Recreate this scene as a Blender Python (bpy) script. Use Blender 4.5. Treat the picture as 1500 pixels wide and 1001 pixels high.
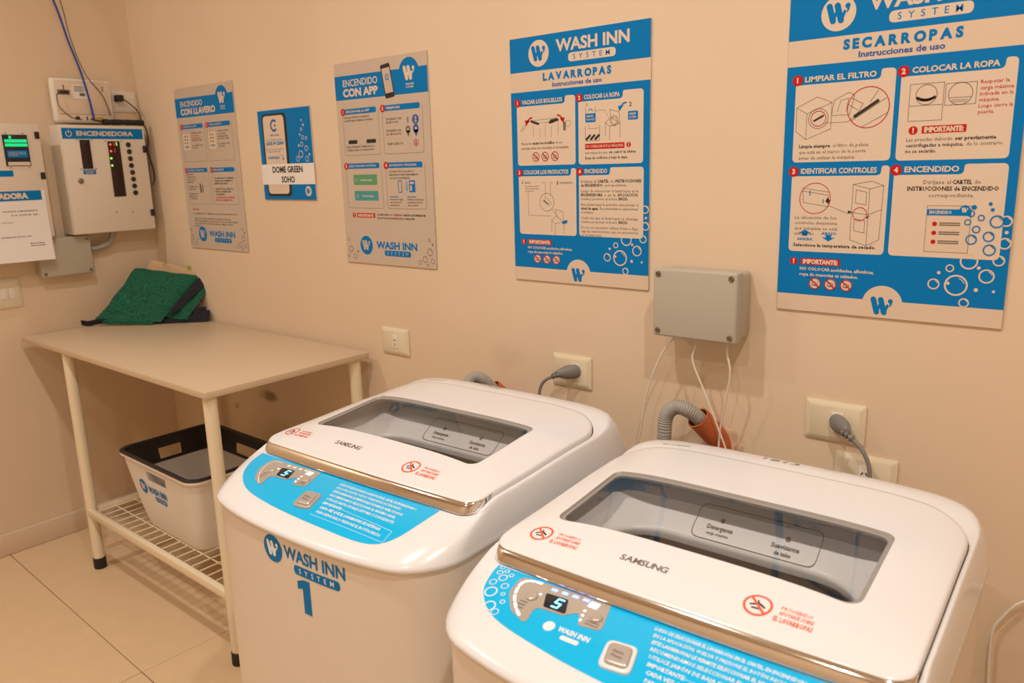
import bpy, bmesh, math, random
from mathutils import Vector, Matrix, noise
from mathutils.bvhtree import BVHTree
PI = math.pi
random.seed(7)
for o in list(bpy.data.objects): bpy.data.objects.remove(o)
SC = bpy.context.scene
C = SC.collection

# ------------------------------------------------------------------ camera, world, exposure
cam_d = bpy.data.cameras.new('camera'); cam = bpy.data.objects.new('camera', cam_d); C.objects.link(cam)
cam.location = (3.27489, -1.61276, 1.40295)
cam.rotation_euler = (1.350175, 0.027082, 0.686415)
cam_d.sensor_width = 36.0; cam_d.lens = 27.64; cam_d.clip_start = 0.02
cam_d.dof.use_dof = True; cam_d.dof.focus_distance = 1.75; cam_d.dof.aperture_fstop = 5.0
SC.camera = cam
W = bpy.data.worlds.new('world'); SC.world = W; W.use_nodes = True
W.node_tree.nodes['Background'].inputs[0].default_value = (1, .8, .6, 1)
W.node_tree.nodes['Background'].inputs[1].default_value = 0.15
SC.view_settings.view_transform = 'Standard'; SC.view_settings.look = 'None'
SC.view_settings.gamma = 1; SC.view_settings.use_curve_mapping = False
SC.view_settings.exposure = -0.28
LIGHT_COL = (1.0, .925, .835)
CEIL = 3.0
DOWNLIGHTS = [((3.46, -1.29), 24), ((2.10, -1.29), 20.5), ((0.40, -1.80), 18), ((2.75, -2.45), 13)]  # the last lamp is added to light the inside of the washing machines

# ------------------------------------------------------------------ materials
MATS = {}
def nt(name):
    m = bpy.data.materials.new(name); m.use_nodes = True
    return m, m.node_tree, m.node_tree.nodes['Principled BSDF']
def mat(name, col, rough=.5, metal=0, coat=0, emit=None, es=0, bump=0, bscale=200, vary=0, vscale=6, spec=None):
    if name in MATS: return MATS[name]
    m, t, b = nt(name)
    b.inputs['Base Color'].default_value = (*col, 1); b.inputs['Roughness'].default_value = rough
    b.inputs['Metallic'].default_value = metal; b.inputs['Coat Weight'].default_value = coat
    b.inputs['Coat Roughness'].default_value = .08
    if spec is not None: b.inputs['Specular IOR Level'].default_value = spec
    if emit: b.inputs['Emission Color'].default_value = (*emit, 1); b.inputs['Emission Strength'].default_value = es
    tc = t.nodes.new('ShaderNodeTexCoord')
    if vary:
        n = t.nodes.new('ShaderNodeTexNoise'); n.inputs['Scale'].default_value = vscale; n.inputs['Detail'].default_value = 6
        t.links.new(tc.outputs['Object'], n.inputs['Vector'])
        r = t.nodes.new('ShaderNodeMapRange'); r.inputs['To Min'].default_value = 1 - vary; r.inputs['To Max'].default_value = 1 + vary
        t.links.new(n.outputs['Fac'], r.inputs['Value'])
        mx = t.nodes.new('ShaderNodeMix'); mx.data_type = 'RGBA'; mx.blend_type = 'MULTIPLY'; mx.inputs[0].default_value = 1
        mx.inputs[6].default_value = (*col, 1); t.links.new(r.outputs[0], mx.inputs[7]); t.links.new(mx.outputs[2], b.inputs['Base Color'])
    if bump:
        n = t.nodes.new('ShaderNodeTexNoise'); n.inputs['Scale'].default_value = bscale; n.inputs['Detail'].default_value = 4
        t.links.new(tc.outputs['Object'], n.inputs['Vector'])
        bp = t.nodes.new('ShaderNodeBump'); bp.inputs['Strength'].default_value = bump; bp.inputs['Distance'].default_value = .002
        t.links.new(n.outputs['Fac'], bp.inputs['Height']); t.links.new(bp.outputs[0], b.inputs['Normal'])
    MATS[name] = m
    return m
def wall_material(name, stains):
    m, t, b = nt(name)
    tc = t.nodes.new('ShaderNodeTexCoord')
    n = t.nodes.new('ShaderNodeTexNoise'); n.inputs['Scale'].default_value = 1.7; n.inputs['Detail'].default_value = 5
    t.links.new(tc.outputs['Object'], n.inputs['Vector'])
    cr = t.nodes.new('ShaderNodeValToRGB')
    cr.color_ramp.elements[0].position = .3; cr.color_ramp.elements[0].color = (.735, .580, .415, 1)
    cr.color_ramp.elements[1].position = .7; cr.color_ramp.elements[1].color = (.775, .620, .455, 1)
    t.links.new(n.outputs['Fac'], cr.inputs[0]); col = cr.outputs[0]
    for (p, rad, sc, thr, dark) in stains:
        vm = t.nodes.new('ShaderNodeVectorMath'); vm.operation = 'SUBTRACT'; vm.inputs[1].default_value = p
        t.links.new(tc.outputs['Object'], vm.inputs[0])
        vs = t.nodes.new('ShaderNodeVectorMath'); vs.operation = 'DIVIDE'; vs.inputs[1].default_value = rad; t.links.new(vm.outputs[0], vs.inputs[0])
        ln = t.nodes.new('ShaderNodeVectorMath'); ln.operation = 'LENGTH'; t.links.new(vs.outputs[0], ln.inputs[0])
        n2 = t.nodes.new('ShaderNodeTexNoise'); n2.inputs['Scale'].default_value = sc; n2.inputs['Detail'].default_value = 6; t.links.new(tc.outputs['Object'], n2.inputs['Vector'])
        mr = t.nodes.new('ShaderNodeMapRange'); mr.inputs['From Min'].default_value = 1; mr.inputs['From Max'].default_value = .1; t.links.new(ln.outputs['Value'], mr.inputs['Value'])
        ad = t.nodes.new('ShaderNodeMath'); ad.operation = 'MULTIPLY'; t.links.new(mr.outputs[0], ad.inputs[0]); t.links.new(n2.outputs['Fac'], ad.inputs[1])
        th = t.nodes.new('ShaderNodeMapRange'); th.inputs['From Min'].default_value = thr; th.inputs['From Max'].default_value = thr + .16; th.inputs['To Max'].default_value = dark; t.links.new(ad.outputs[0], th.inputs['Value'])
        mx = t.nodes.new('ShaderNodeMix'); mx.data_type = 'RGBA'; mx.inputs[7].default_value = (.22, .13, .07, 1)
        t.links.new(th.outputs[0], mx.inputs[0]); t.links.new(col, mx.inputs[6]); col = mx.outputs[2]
    t.links.new(col, b.inputs['Base Color']); b.inputs['Roughness'].default_value = .7
    n3 = t.nodes.new('ShaderNodeTexNoise'); n3.inputs['Scale'].default_value = 90; n3.inputs['Detail'].default_value = 3
    t.links.new(tc.outputs['Object'], n3.inputs['Vector'])
    bp = t.nodes.new('ShaderNodeBump'); bp.inputs['Strength'].default_value = .12; bp.inputs['Distance'].default_value = .002
    t.links.new(n3.outputs['Fac'], bp.inputs['Height']); t.links.new(bp.outputs[0], b.inputs['Normal'])
    return m
def glass_material(name, tint, rough=.01):
    m = bpy.data.materials.new(name); m.use_nodes = True; t = m.node_tree
    for n in list(t.nodes): t.nodes.remove(n)
    out = t.nodes.new('ShaderNodeOutputMaterial'); mx = t.nodes.new('ShaderNodeMixShader'); fr = t.nodes.new('ShaderNodeFresnel'); fr.inputs[0].default_value = 1.5
    tr = t.nodes.new('ShaderNodeBsdfTransparent'); tr.inputs[0].default_value = (*tint, 1)
    gl = t.nodes.new('ShaderNodeBsdfGlossy'); gl.inputs['Roughness'].default_value = rough; gl.inputs[0].default_value = (1, 1, 1, 1)
    t.links.new(fr.outputs[0], mx.inputs[0]); t.links.new(tr.outputs[0], mx.inputs[1]); t.links.new(gl.outputs[0], mx.inputs[2]); t.links.new(mx.outputs[0], out.inputs[0])
    MATS[name] = m
    return m
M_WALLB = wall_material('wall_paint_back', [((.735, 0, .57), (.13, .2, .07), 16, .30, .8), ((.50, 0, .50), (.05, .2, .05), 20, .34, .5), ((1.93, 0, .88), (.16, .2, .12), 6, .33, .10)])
M_WALL = wall_material('wall_paint', [((0, -.75, .45), (.2, .25, .2), 12, .40, .15)])
M_CEIL = mat('ceiling_paint', (.80, .72, .62), .8, bump=.1, bscale=60)
M_TILE = mat('beige_porcelain_tile', (.72, .53, .33), .38, vary=.06, vscale=14, bump=.02, bscale=150)
M_GROUT = mat('dark_grout', (.22, .16, .11), .9, bump=.2)
M_BASE = mat('baseboard_ceramic', (.74, .59, .43), .4, vary=.05)
M_WHITE = mat('white_gloss_plastic', (.80, .81, .835), .22, coat=.35)
M_CAB = mat('white_enamel_steel', (.78, .71, .63), .3, coat=.2)
M_INNER = mat('white_inner_plastic', (.80, .80, .81), .35)
M_CHROME = mat('chrome_trim', (.80, .77, .74), .09, metal=1)
M_STEEL = mat('stainless_drum', (.62, .58, .54), .36, metal=1)
M_GREYF = mat('grey_window_frame', (.33, .31, .29), .35)
M_GLASS = glass_material('tinted_lid_glass', (.90, .885, .87))
M_CLEAR = glass_material('clear_screen_cover', (.9, .9, .9))
M_BLUE = mat('blue_print', (.0, .19, .53), .5, spec=.15)
M_DECAL = mat('blue_decal_film', (.0, .50, .95), .18, coat=.15)
M_DBLUE = mat('dark_blue_print', (.02, .10, .42), .42)
M_BOARD = mat('white_print_board', (.72, .57, .43), .45, vary=.02, vscale=20)
M_BOARDG = mat('grey_white_print_board', (.58, .48, .39), .30, vary=.03, vscale=25)
M_PWHITE = mat('white_print', (.74, .60, .47), .45)
M_FILMW = mat('white_film_print', (.86, .88, .92), .3)
M_RED = mat('red_print', (.55, .012, .012), .5, spec=.15)
M_ORED = mat('orange_red_print', (.85, .12, .05), .4)
M_INK = mat('dark_grey_ink', (.05, .04, .035), .5, spec=.15)
M_LINE = mat('grey_line_ink', (.20, .165, .14), .5, spec=.15)
M_BLACK = mat('black_plastic', (.012, .012, .013), .4)
M_RUB = mat('black_rubber_cap', (.018, .014, .012), .65)
M_TOP = mat('white_melamine', (.62, .485, .335), .38, vary=.02, vscale=3)
M_PAINT = mat('cream_painted_tube', (.82, .72, .53), .35)
M_JBOX = mat('grey_junction_plastic', (.47, .43, .35), .5, bump=.03, bscale=400)
M_METALBOX = mat('white_powder_coat', (.74, .66, .56), .45, bump=.03, bscale=500)
M_PLATE = mat('ivory_plate_plastic', (.76, .67, .50), .35)
M_PLATEW = mat('white_plate_plastic', (.80, .74, .66), .35)
M_HOSE = mat('grey_corrugated_hose', (.38, .36, .33), .5)
M_CORDG = mat('grey_cord', (.16, .155, .16), .5)
M_CORDW = mat('white_cord', (.78, .71, .62), .5)
M_PVC = mat('orange_pvc_pipe', (.52, .13, .04), .5, vary=.4, vscale=30)
M_PLASTER = mat('crumbled_plaster', (.62, .42, .28), .9, vary=.4, vscale=60, bump=.6, bscale=120)
M_BCABLE = mat('blue_network_cable', (.01, .06, .42), .4)
M_YEL = mat('yellow_port', (.62, .38, .05), .4)
M_SCREW = mat('dull_screw', (.30, .27, .22), .35, metal=.9)
M_BASKET = mat('white_basket_plastic', (.80, .76, .72), .35)
M_BASKD = mat('dark_basket_rim', (.022, .016, .015), .5)
M_SILVER = mat('silver_panel_plastic', (.52, .47, .42), .28, metal=.3)
M_PAPER = mat('white_paper', (.84, .80, .77), .7)
M_LED_W = mat('white_led', (.9, .9, .9), .3, emit=(.75, .85, 1), es=4)
M_LED_B = mat('blue_led', (.1, .2, .9), .3, emit=(.25, .35, 1), es=3)
M_LED_R = mat('red_led', (.9, .05, .05), .3, emit=(1, .05, .03), es=4)
M_LED_G = mat('green_led', (.1, .8, .1), .3, emit=(.25, 1, .05), es=3)
M_LCD = mat('green_lcd', (.01, .3, .1), .3, emit=(.0, .75, .25), es=1.0)
M_DIGIT = mat('blue_digit', (.2, .7, 1), .3, emit=(.25, .75, 1), es=2.2)
M_SCREEN = mat('dark_screen', (.012, .02, .03), .12)
M_SCREENR = mat('dark_red_screen', (.025, .008, .008), .15)
M_LAMP = mat('lamp_diffuser', (1, .9, .8), .4, emit=LIGHT_COL, es=12)
M_BEIGE = mat('beige_canvas', (.56, .38, .22), .9, vary=.15, vscale=14, bump=.25, bscale=300)
M_NAVY = mat('navy_strap_and_gap_shade', (.006, .006, .014), .85, bump=.3, bscale=500)  # straps, and the painted shade between the tote bag panels
M_GCLOTH = mat('lime_print', (.25, .36, .02), .9)
def leaf_cloth():
    m, t, b = nt('green_leaf_print_cloth')
    tc = t.nodes.new('ShaderNodeTexCoord'); mp = t.nodes.new('ShaderNodeMapping'); mp.inputs['Scale'].default_value = (30, 30, 22)
    t.links.new(tc.outputs['Object'], mp.inputs[0])
    v = t.nodes.new('ShaderNodeTexVoronoi'); v.feature = 'F1'; v.inputs['Scale'].default_value = 1.0; t.links.new(mp.outputs[0], v.inputs['Vector'])
    mul = t.nodes.new('ShaderNodeMath'); mul.operation = 'MULTIPLY'; mul.inputs[1].default_value = 26; t.links.new(v.outputs['Distance'], mul.inputs[0])
    sn = t.nodes.new('ShaderNodeMath'); sn.operation = 'SINE'; t.links.new(mul.outputs[0], sn.inputs[0])
    cr = t.nodes.new('ShaderNodeValToRGB'); cr.color_ramp.elements[0].position = .2; cr.color_ramp.elements[0].color = (.0, .072, .036, 1)
    cr.color_ramp.elements[1].position = .8; cr.color_ramp.elements[1].color = (.0, .135, .075, 1)
    t.links.new(sn.outputs[0], cr.inputs[0]); t.links.new(cr.outputs[0], b.inputs['Base Color']); b.inputs['Roughness'].default_value = .85
    return m
M_GREEN = leaf_cloth()

# ------------------------------------------------------------------ object helpers
def obj(name, me, material, parent=None, loc=None, rot=None):
    o = bpy.data.objects.new(name, me); C.objects.link(o)
    if material is not None and len(me.materials) == 0: me.materials.append(material)
    if parent: o.parent = parent
    if loc: o.location = loc
    if rot: o.rotation_euler = rot
    return o
def tag(o, label, cat, group=None):
    o['label'] = label; o['category'] = cat
    if group: o['group'] = group
    return o
def thing(name, label, cat, loc=(0, 0, 0), rotz=0, group=None):
    o = bpy.data.objects.new(name, None); C.objects.link(o)
    o.location = loc; o.rotation_euler = (0, 0, rotz); o.empty_display_size = .05
    return tag(o, label, cat, group)
def mesh(verts, faces, smooth=False, sharp=None):
    me = bpy.data.meshes.new('m'); me.from_pydata([tuple(v) for v in verts], [], faces); me.update()
    if smooth:
        me.polygons.foreach_set('use_smooth', [True] * len(me.polygons))
        if sharp: me.set_sharp_from_angle(angle=math.radians(sharp))
    return me
def bm_mesh(bm, smooth=False, sharp=None):
    me = bpy.data.meshes.new('m'); bmesh.ops.recalc_face_normals(bm, faces=bm.faces[:]); bm.to_mesh(me); bm.free()
    if smooth:
        me.polygons.foreach_set('use_smooth', [True] * len(me.polygons))
        if sharp: me.set_sharp_from_angle(angle=math.radians(sharp))
    return me
def box_me(x0, x1, y0, y1, z0, z1, bev=0, seg=2):
    bm = bmesh.new(); bmesh.ops.create_cube(bm, size=1)
    for v in bm.verts:
        v.co = Vector(((x0 + x1) / 2 + v.co.x * (x1 - x0), (y0 + y1) / 2 + v.co.y * (y1 - y0), (z0 + z1) / 2 + v.co.z * (z1 - z0)))
    if bev: bmesh.ops.bevel(bm, geom=bm.edges[:], offset=bev, segments=seg, affect='EDGES', profile=.5)
    return bm_mesh(bm, bool(bev), 40)
def box(name, x0, x1, y0, y1, z0, z1, m, parent=None, bev=0, seg=2): return obj(name, box_me(x0, x1, y0, y1, z0, z1, bev, seg), m, parent)
def catmull(pts, n=8):
    P = [Vector(p) for p in pts]; P = [P[0] * 2 - P[1]] + P + [P[-1] * 2 - P[-2]]; out = []
    for i in range(1, len(P) - 2):
        for k in range(n):
            t = k / n; a, b, c, d = P[i - 1:i + 3]
            out.append(.5 * ((2 * b) + (c - a) * t + (2 * a - 5 * b + 4 * c - d) * t * t + (3 * b - a - 3 * c + d) * t ** 3))
    out.append(P[-2]); return out
def tube_me(pts, r, n=8, rfun=None, caps=True):
    pts = [Vector(p) for p in pts]; vs = []; fs = []; up = Vector((.13, .31, .94)).normalized(); N = None
    for i, p in enumerate(pts):
        t = (pts[min(i + 1, len(pts) - 1)] - pts[max(i - 1, 0)]).normalized()
        if N is None: N = t.cross(up); N = N.normalized() if N.length > .05 else t.cross(Vector((1, 0, 0))).normalized()
        else: N = (N - t * N.dot(t)).normalized()
        B = t.cross(N); rr = rfun(i, len(pts)) if rfun else r
        for k in range(n):
            a = 2 * PI * k / n; vs.append(p + N * math.cos(a) * rr + B * math.sin(a) * rr)
    for i in range(len(pts) - 1):
        for k in range(n): fs.append((i * n + k, i * n + (k + 1) % n, (i + 1) * n + (k + 1) % n, (i + 1) * n + k))
    if caps: fs.append(tuple(range(n - 1, -1, -1))); fs.append(tuple((len(pts) - 1) * n + k for k in range(n)))
    return mesh(vs, fs, True, 50)
def cyl_me(r, z0, z1, n=20, bev=0, axis='z', r2=None):
    bm = bmesh.new(); bmesh.ops.create_cone(bm, cap_ends=True, segments=n, radius1=r, radius2=r if r2 is None else r2, depth=z1 - z0)
    for v in bm.verts: v.co.z += (z0 + z1) / 2
    if bev: bmesh.ops.bevel(bm, geom=[e for e in bm.edges if abs(e.verts[0].co.z - e.verts[1].co.z) < 1e-6], offset=bev, segments=2, affect='EDGES')
    if axis == 'y':
        for v in bm.verts: v.co = Vector((v.co.x, -v.co.z, v.co.y))
    return bm_mesh(bm, True, 40)
def lathe_me(prof, n=24):
    vs = []; fs = []
    for r, z in prof:
        for k in range(n): a = 2 * PI * k / n; vs.append((r * math.cos(a), r * math.sin(a), z))
    for i in range(len(prof) - 1):
        for k in range(n): fs.append((i * n + k, i * n + (k + 1) % n, (i + 1) * n + (k + 1) % n, (i + 1) * n + k))
    return mesh(vs, fs, True, 40)
def loft_me(loops, closed=True, cap0=False, cap1=False, sharp=40):
    n = len(loops[0]); vs = [v for l in loops for v in l]; fs = []
    for i in range(len(loops) - 1):
        for k in range(n if closed else n - 1): fs.append((i * n + k, i * n + (k + 1) % n, (i + 1) * n + (k + 1) % n, (i + 1) * n + k))
    if cap0: fs.append(tuple(range(n - 1, -1, -1)))
    if cap1: fs.append(tuple((len(loops) - 1) * n + k for k in range(n)))
    return mesh(vs, fs, True, sharp)
def copy_tree(o, parent=None):
    c = o.copy(); C.objects.link(c)
    if parent: c.parent = parent
    for ch in list(o.children): copy_tree(ch, c)
    return c

# ------------------------------------------------------------------ flat print: 2-D shapes in millimetre-thin layers
_tc = {}
def text2d(s, bold=0.0, res=2):
    key = (s, bold, res)
    if key in _tc: return _tc[key]
    cu = bpy.data.curves.new('t', 'FONT'); cu.body = s; cu.size = 1; cu.resolution_u = res; cu.offset = min(bold * 1.7 + .006, .030 if res < 2 else .1, .016 if any(ord(ch) > 127 for ch in s) else .1); cu.fill_mode = 'FRONT'
    ob = bpy.data.objects.new('t', cu); C.objects.link(ob)
    dg = bpy.context.evaluated_depsgraph_get(); me = bpy.data.meshes.new_from_object(ob.evaluated_get(dg))
    vs = [(v.co.x, v.co.y) for v in me.vertices]; fs = [tuple(p.vertices) for p in me.polygons]
    bpy.data.objects.remove(ob); bpy.data.curves.remove(cu); bpy.data.meshes.remove(me)
    _tc[key] = (vs, fs); return _tc[key]
def rpoly(pts, rad, seg=5):
    n = len(pts); out = []
    if not isinstance(rad, (list, tuple)): rad = [rad] * n
    for i in range(n):
        p0, p, p1 = Vector(pts[i - 1]), Vector(pts[i]), Vector(pts[(i + 1) % n]); r = rad[i]
        if r <= 0: out.append(tuple(p)); continue
        a = (p0 - p); b = (p1 - p); la, lb = a.length, b.length; a.normalize(); b.normalize()
        ang = a.angle(b); d = min(r / math.tan(ang / 2), la * .49, lb * .49); A = p + a * d; B = p + b * d
        for k in range(seg + 1):
            t = k / seg; q = A * (1 - t) ** 2 + p * 2 * t * (1 - t) + B * t * t; out.append(tuple(q))
    return out
class Art:
    CAP = .69
    def __init__(s): s.v = []; s.f = []
    def add(s, vs, fs, z=0):
        o = len(s.v); s.v += [(a, b, z) for a, b in vs]; s.f += [tuple(i + o for i in f) for f in fs]; return s
    def poly(s, pts, z=0): return s.add(pts, [tuple(range(len(pts)))], z)
    def rect(s, x0, y0, x1, y1, r=0, z=0): return s.poly(rpoly([(x0, y0), (x1, y0), (x1, y1), (x0, y1)], r) if r else [(x0, y0), (x1, y0), (x1, y1), (x0, y1)], z)
    def disc(s, x, y, r, n=28, z=0, ry=None): return s.poly([(x + r * math.cos(2 * PI * k / n), y + (ry or r) * math.sin(2 * PI * k / n)) for k in range(n)], z)
    def ring(s, x, y, r, w, n=28, z=0, a0=0, a1=2 * PI):
        full = a1 - a0 > 6.28; m = n if full else n + 1; vs = []
        for k in range(m):
            a = a0 + (a1 - a0) * k / n; vs += [(x + r * math.cos(a), y + r * math.sin(a)), (x + (r - w) * math.cos(a), y + (r - w) * math.sin(a))]
        return s.add(vs, [(2 * k, (2 * k + 2) % (2 * m), (2 * k + 3) % (2 * m), 2 * k + 1) for k in range(n)], z)
    def stroke(s, pts, w, z=0, cap=False):
        for i in range(len(pts) - 1):
            a, b = Vector(pts[i]), Vector(pts[i + 1]); d = (b - a)
            if d.length < 1e-9: continue
            d = d.normalized() * w / 2; nn = Vector((-d.y, d.x))
            e = d * .5 if not cap else d * 0
            s.poly([tuple(a - nn - e), tuple(b - nn + e), tuple(b + nn + e), tuple(a + nn - e)], z)
            if cap:
                s.disc(a.x, a.y, w / 2, 12, z + .00001); s.disc(b.x, b.y, w / 2, 12, z + .00001)
        return s
    def text(s, t, x, y, h, width=None, bold=0.0, align='L', res=2, z=0, sp=None, shear=0):
        if sp:      # letter-spaced word fitted into width
            n = len(t); ws = []
            for ch in t:
                vs, fs = text2d(ch, bold, res); xs = [v[0] for v in vs]; ws.append((min(xs), max(xs)))
            k = h / s.CAP; tot = sum(b - a for a, b in ws) * k; gap = (width - tot) / max(1, n - 1); cx = x
            for ch, (a, b) in zip(t, ws):
                vs, fs = text2d(ch, bold, res); s.add([(cx + (p - a) * k, y + q * k) for p, q in vs], fs, z); cx += (b - a) * k + gap
            return s
        vs, fs = text2d(t, bold, res)
        if not vs: return s
        xs = [v[0] for v in vs]; x0, x1 = min(xs), max(xs); k = h / s.CAP; kx = width / (x1 - x0) if width else k
        off = {'L': x, 'C': x - (x1 - x0) * kx / 2, 'R': x - (x1 - x0) * kx}[align]
        return s.add([(off + (a - x0) * kx + b * k * shear, y + b * k) for a, b in vs], fs, z)
    def mesh3(s, xf, sub=None):
        if sub:
            bm = bmesh.new(); V = [bm.verts.new(v) for v in s.v]
            for f in s.f:
                try: bm.faces.new([V[i] for i in f])
                except ValueError: pass
            bm.normal_update(); bmesh.ops.triangulate(bm, faces=bm.faces[:])
            for _ in range(6):
                E = [e for e in bm.edges if e.calc_length() > sub]
                if not E: break
                bmesh.ops.subdivide_edges(bm, edges=E, cuts=1)
            bmesh.ops.triangulate(bm, faces=bm.faces[:]); bm.verts.index_update()
            vs = [xf(*v.co) for v in bm.verts]; fs = [tuple(v.index for v in f.verts) for f in bm.faces]; bm.free(); return mesh(vs, fs)
        vs = [xf(*v) for v in s.v]; return mesh(vs, s.f)
    def build(s, name, m, parent, xf):
        o = obj(name, s.mesh3(xf, .014 if getattr(xf, 'curved', False) else None), m, parent)
        if name.endswith('lettering') or name.endswith('_text'): o['kind'] = 'stuff'      # small print, joined line by line
        return o
def w_mark(a, cx, cy, s, z=0):
    # the stylised slanted W with its drop
    t = .225 * s
    P = lambda x, y: (cx + x * s, cy + y * s)
    a.stroke([P(-.40, .32), P(-.22, -.30)], t * 1.15, z, True)
    a.stroke([P(-.02, .30), P(-.20, -.30)], t * .55, z + .00002, True)
    a.stroke([P(-.06, .32), P(.12, -.30)], t * 1.15, z + .00004, True)
    a.stroke([P(.26, .05), P(.14, -.30)], t * .55, z + .00006, True)
    a.disc(*P(.38, .27), t * .50, 14, z + .00008); a.poly([P(.47, .30), P(.45, .10), P(.33, -.04), P(.37, .20)], z + .0001)

# ------------------------------------------------------------------ the room
def struct(o): o['kind'] = 'structure'; return o
RX, RY = 4.6, -3.4
struct(box('wall_back', -.12, RX, 0, .12, -.02, CEIL, M_WALLB))
struct(box('wall_left', -.12, 0, RY, 0, -.02, CEIL, M_WALL))
struct(box('wall_right', RX, RX + .12, RY, .12, -.02, CEIL, M_WALL))
struct(box('wall_front', -.12, RX + .12, RY - .12, RY, -.02, CEIL, M_WALL))
struct(box('ceiling', -.12, RX + .12, RY - .12, .12, CEIL, CEIL + .1, M_CEIL))
fl = struct(box('floor', -.12, RX + .12, RY - .12, .12, -.08, -.003, M_GROUT))
tr = math.radians(-1.95); TX, TY = 1.2, .6
tile_me = box_me(-TX / 2 + .0012, TX / 2 - .0012, -TY / 2 + .0012, TY / 2 - .0012, -.01, 0, .001, 1)
ct, st_ = math.cos(tr), math.sin(tr)
for i in range(-1, 4):
    for j in range(-5, 2):
        u = (i - .5) * TX; v = (j + .5) * TY
        x = 1.142 + u * ct - v * st_; y = -.760 + u * st_ + v * ct
        if x < -.62 or y > .32: continue
        o = obj('tile', tile_me, M_TILE, fl, (x, y, 0), (0, 0, tr))
def baseboard(name, x0, x1, y0, y1, d):
    struct(box(name, x0, x1, y0, y1, 0.0005, .085, M_BASE, None, .004))
baseboard('baseboard_left', .0002, .014, RY + .02, -.0002, 'x')
baseboard('baseboard_back', .0145, RX - .0005, -.014, -.0002, 'y')
DL = []
for i, ((x, y), power) in enumerate(DOWNLIGHTS):
    names = ['white round ceiling downlight above the right washing machine', 'white round ceiling downlight above the left washing machine',
             'white round ceiling downlight in front of the folding table', 'added white round ceiling downlight behind the camera']
    t = thing('ceiling_downlight', names[i], 'ceiling light', (x, y, CEIL), 0, 'recessed ceiling downlights')
    obj('trim_ring', lathe_me([(.075, -.0005), (.075, -.006), (.066, -.010), (.058, -.006), (.056, -.001)], 28), M_PLATEW, t)
    obj('diffuser', lathe_me([(.056, -.0025), (.03, -.003), (.0005, -.003)], 28), M_LAMP, t)
    ld = bpy.data.lights.new('downlight_lamp', 'AREA'); ld.shape = 'DISK'; ld.size = .10; ld.energy = power; ld.color = LIGHT_COL; ld.spread = math.radians(165)
    lo = bpy.data.objects.new('downlight_lamp', ld); C.objects.link(lo); lo.parent = t; lo.location = (0, 0, -.012)

# ------------------------------------------------------------------ folding table
TT = .834
tb = thing('work_table', 'white melamine work table with cream tubular legs and wire shelf in the corner', 'table', (.052, -.574, 0), -.010)
TW, TD = 1.306, .562
box('tabletop', 0, TW, 0, TD, TT - .019, TT, M_TOP, tb, .0015)
LX0, LX1, LY0, LY1 = .345, TW - .026, .026, TD - .040
for lx in (LX0, LX1):
    for ly in (LY0, LY1):
        l = obj('leg', cyl_me(.0190, .012, TT - .0192, 24), M_PAINT, tb, (lx, ly, 0))
        obj('foot_cap', lathe_me([(.0005, .0002), (.0205, .0002), (.022, .004), (.0215, .040), (.0192, .042)], 24), M_RUB, l)
SZ = .235
sh = obj('shelf_frame', box_me(LX0, LX1, LY0 - .018, LY0 + .002, SZ - .026, SZ, .003), M_PAINT, tb)
for nm, a in (('shelf_rail', (LX0, LX1, LY1 - .002, LY1 + .018)), ('shelf_rail', (LX0 - .012, LX0 + .008, LY0, LY1)), ('shelf_rail', (LX1 - .008, LX1 + .012, LY0, LY1))):
    box(nm, a[0], a[1], a[2], a[3], SZ - .024, SZ - .001, M_PAINT, tb, .003)
grid = bpy.data.objects.new('wire_grid', None); C.objects.link(grid); grid.parent = tb
wy = tube_me([(0, LY0 + .004, 0), (0, LY1 - .004, 0)], .0021, 6); wx = tube_me([(LX0 + .01, 0, 0), (LX1 - .01, 0, 0)], .0021, 6)
n = 20
for i in range(1, n): obj('wire', wy, M_PAINT, grid, (LX0 + (LX1 - LX0) * i / n, 0, SZ - .004))
for i in range(1, 7): obj('wire', wx, M_PAINT, grid, (0, LY0 + (LY1 - LY0) * i / 7, SZ - .0082))

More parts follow.
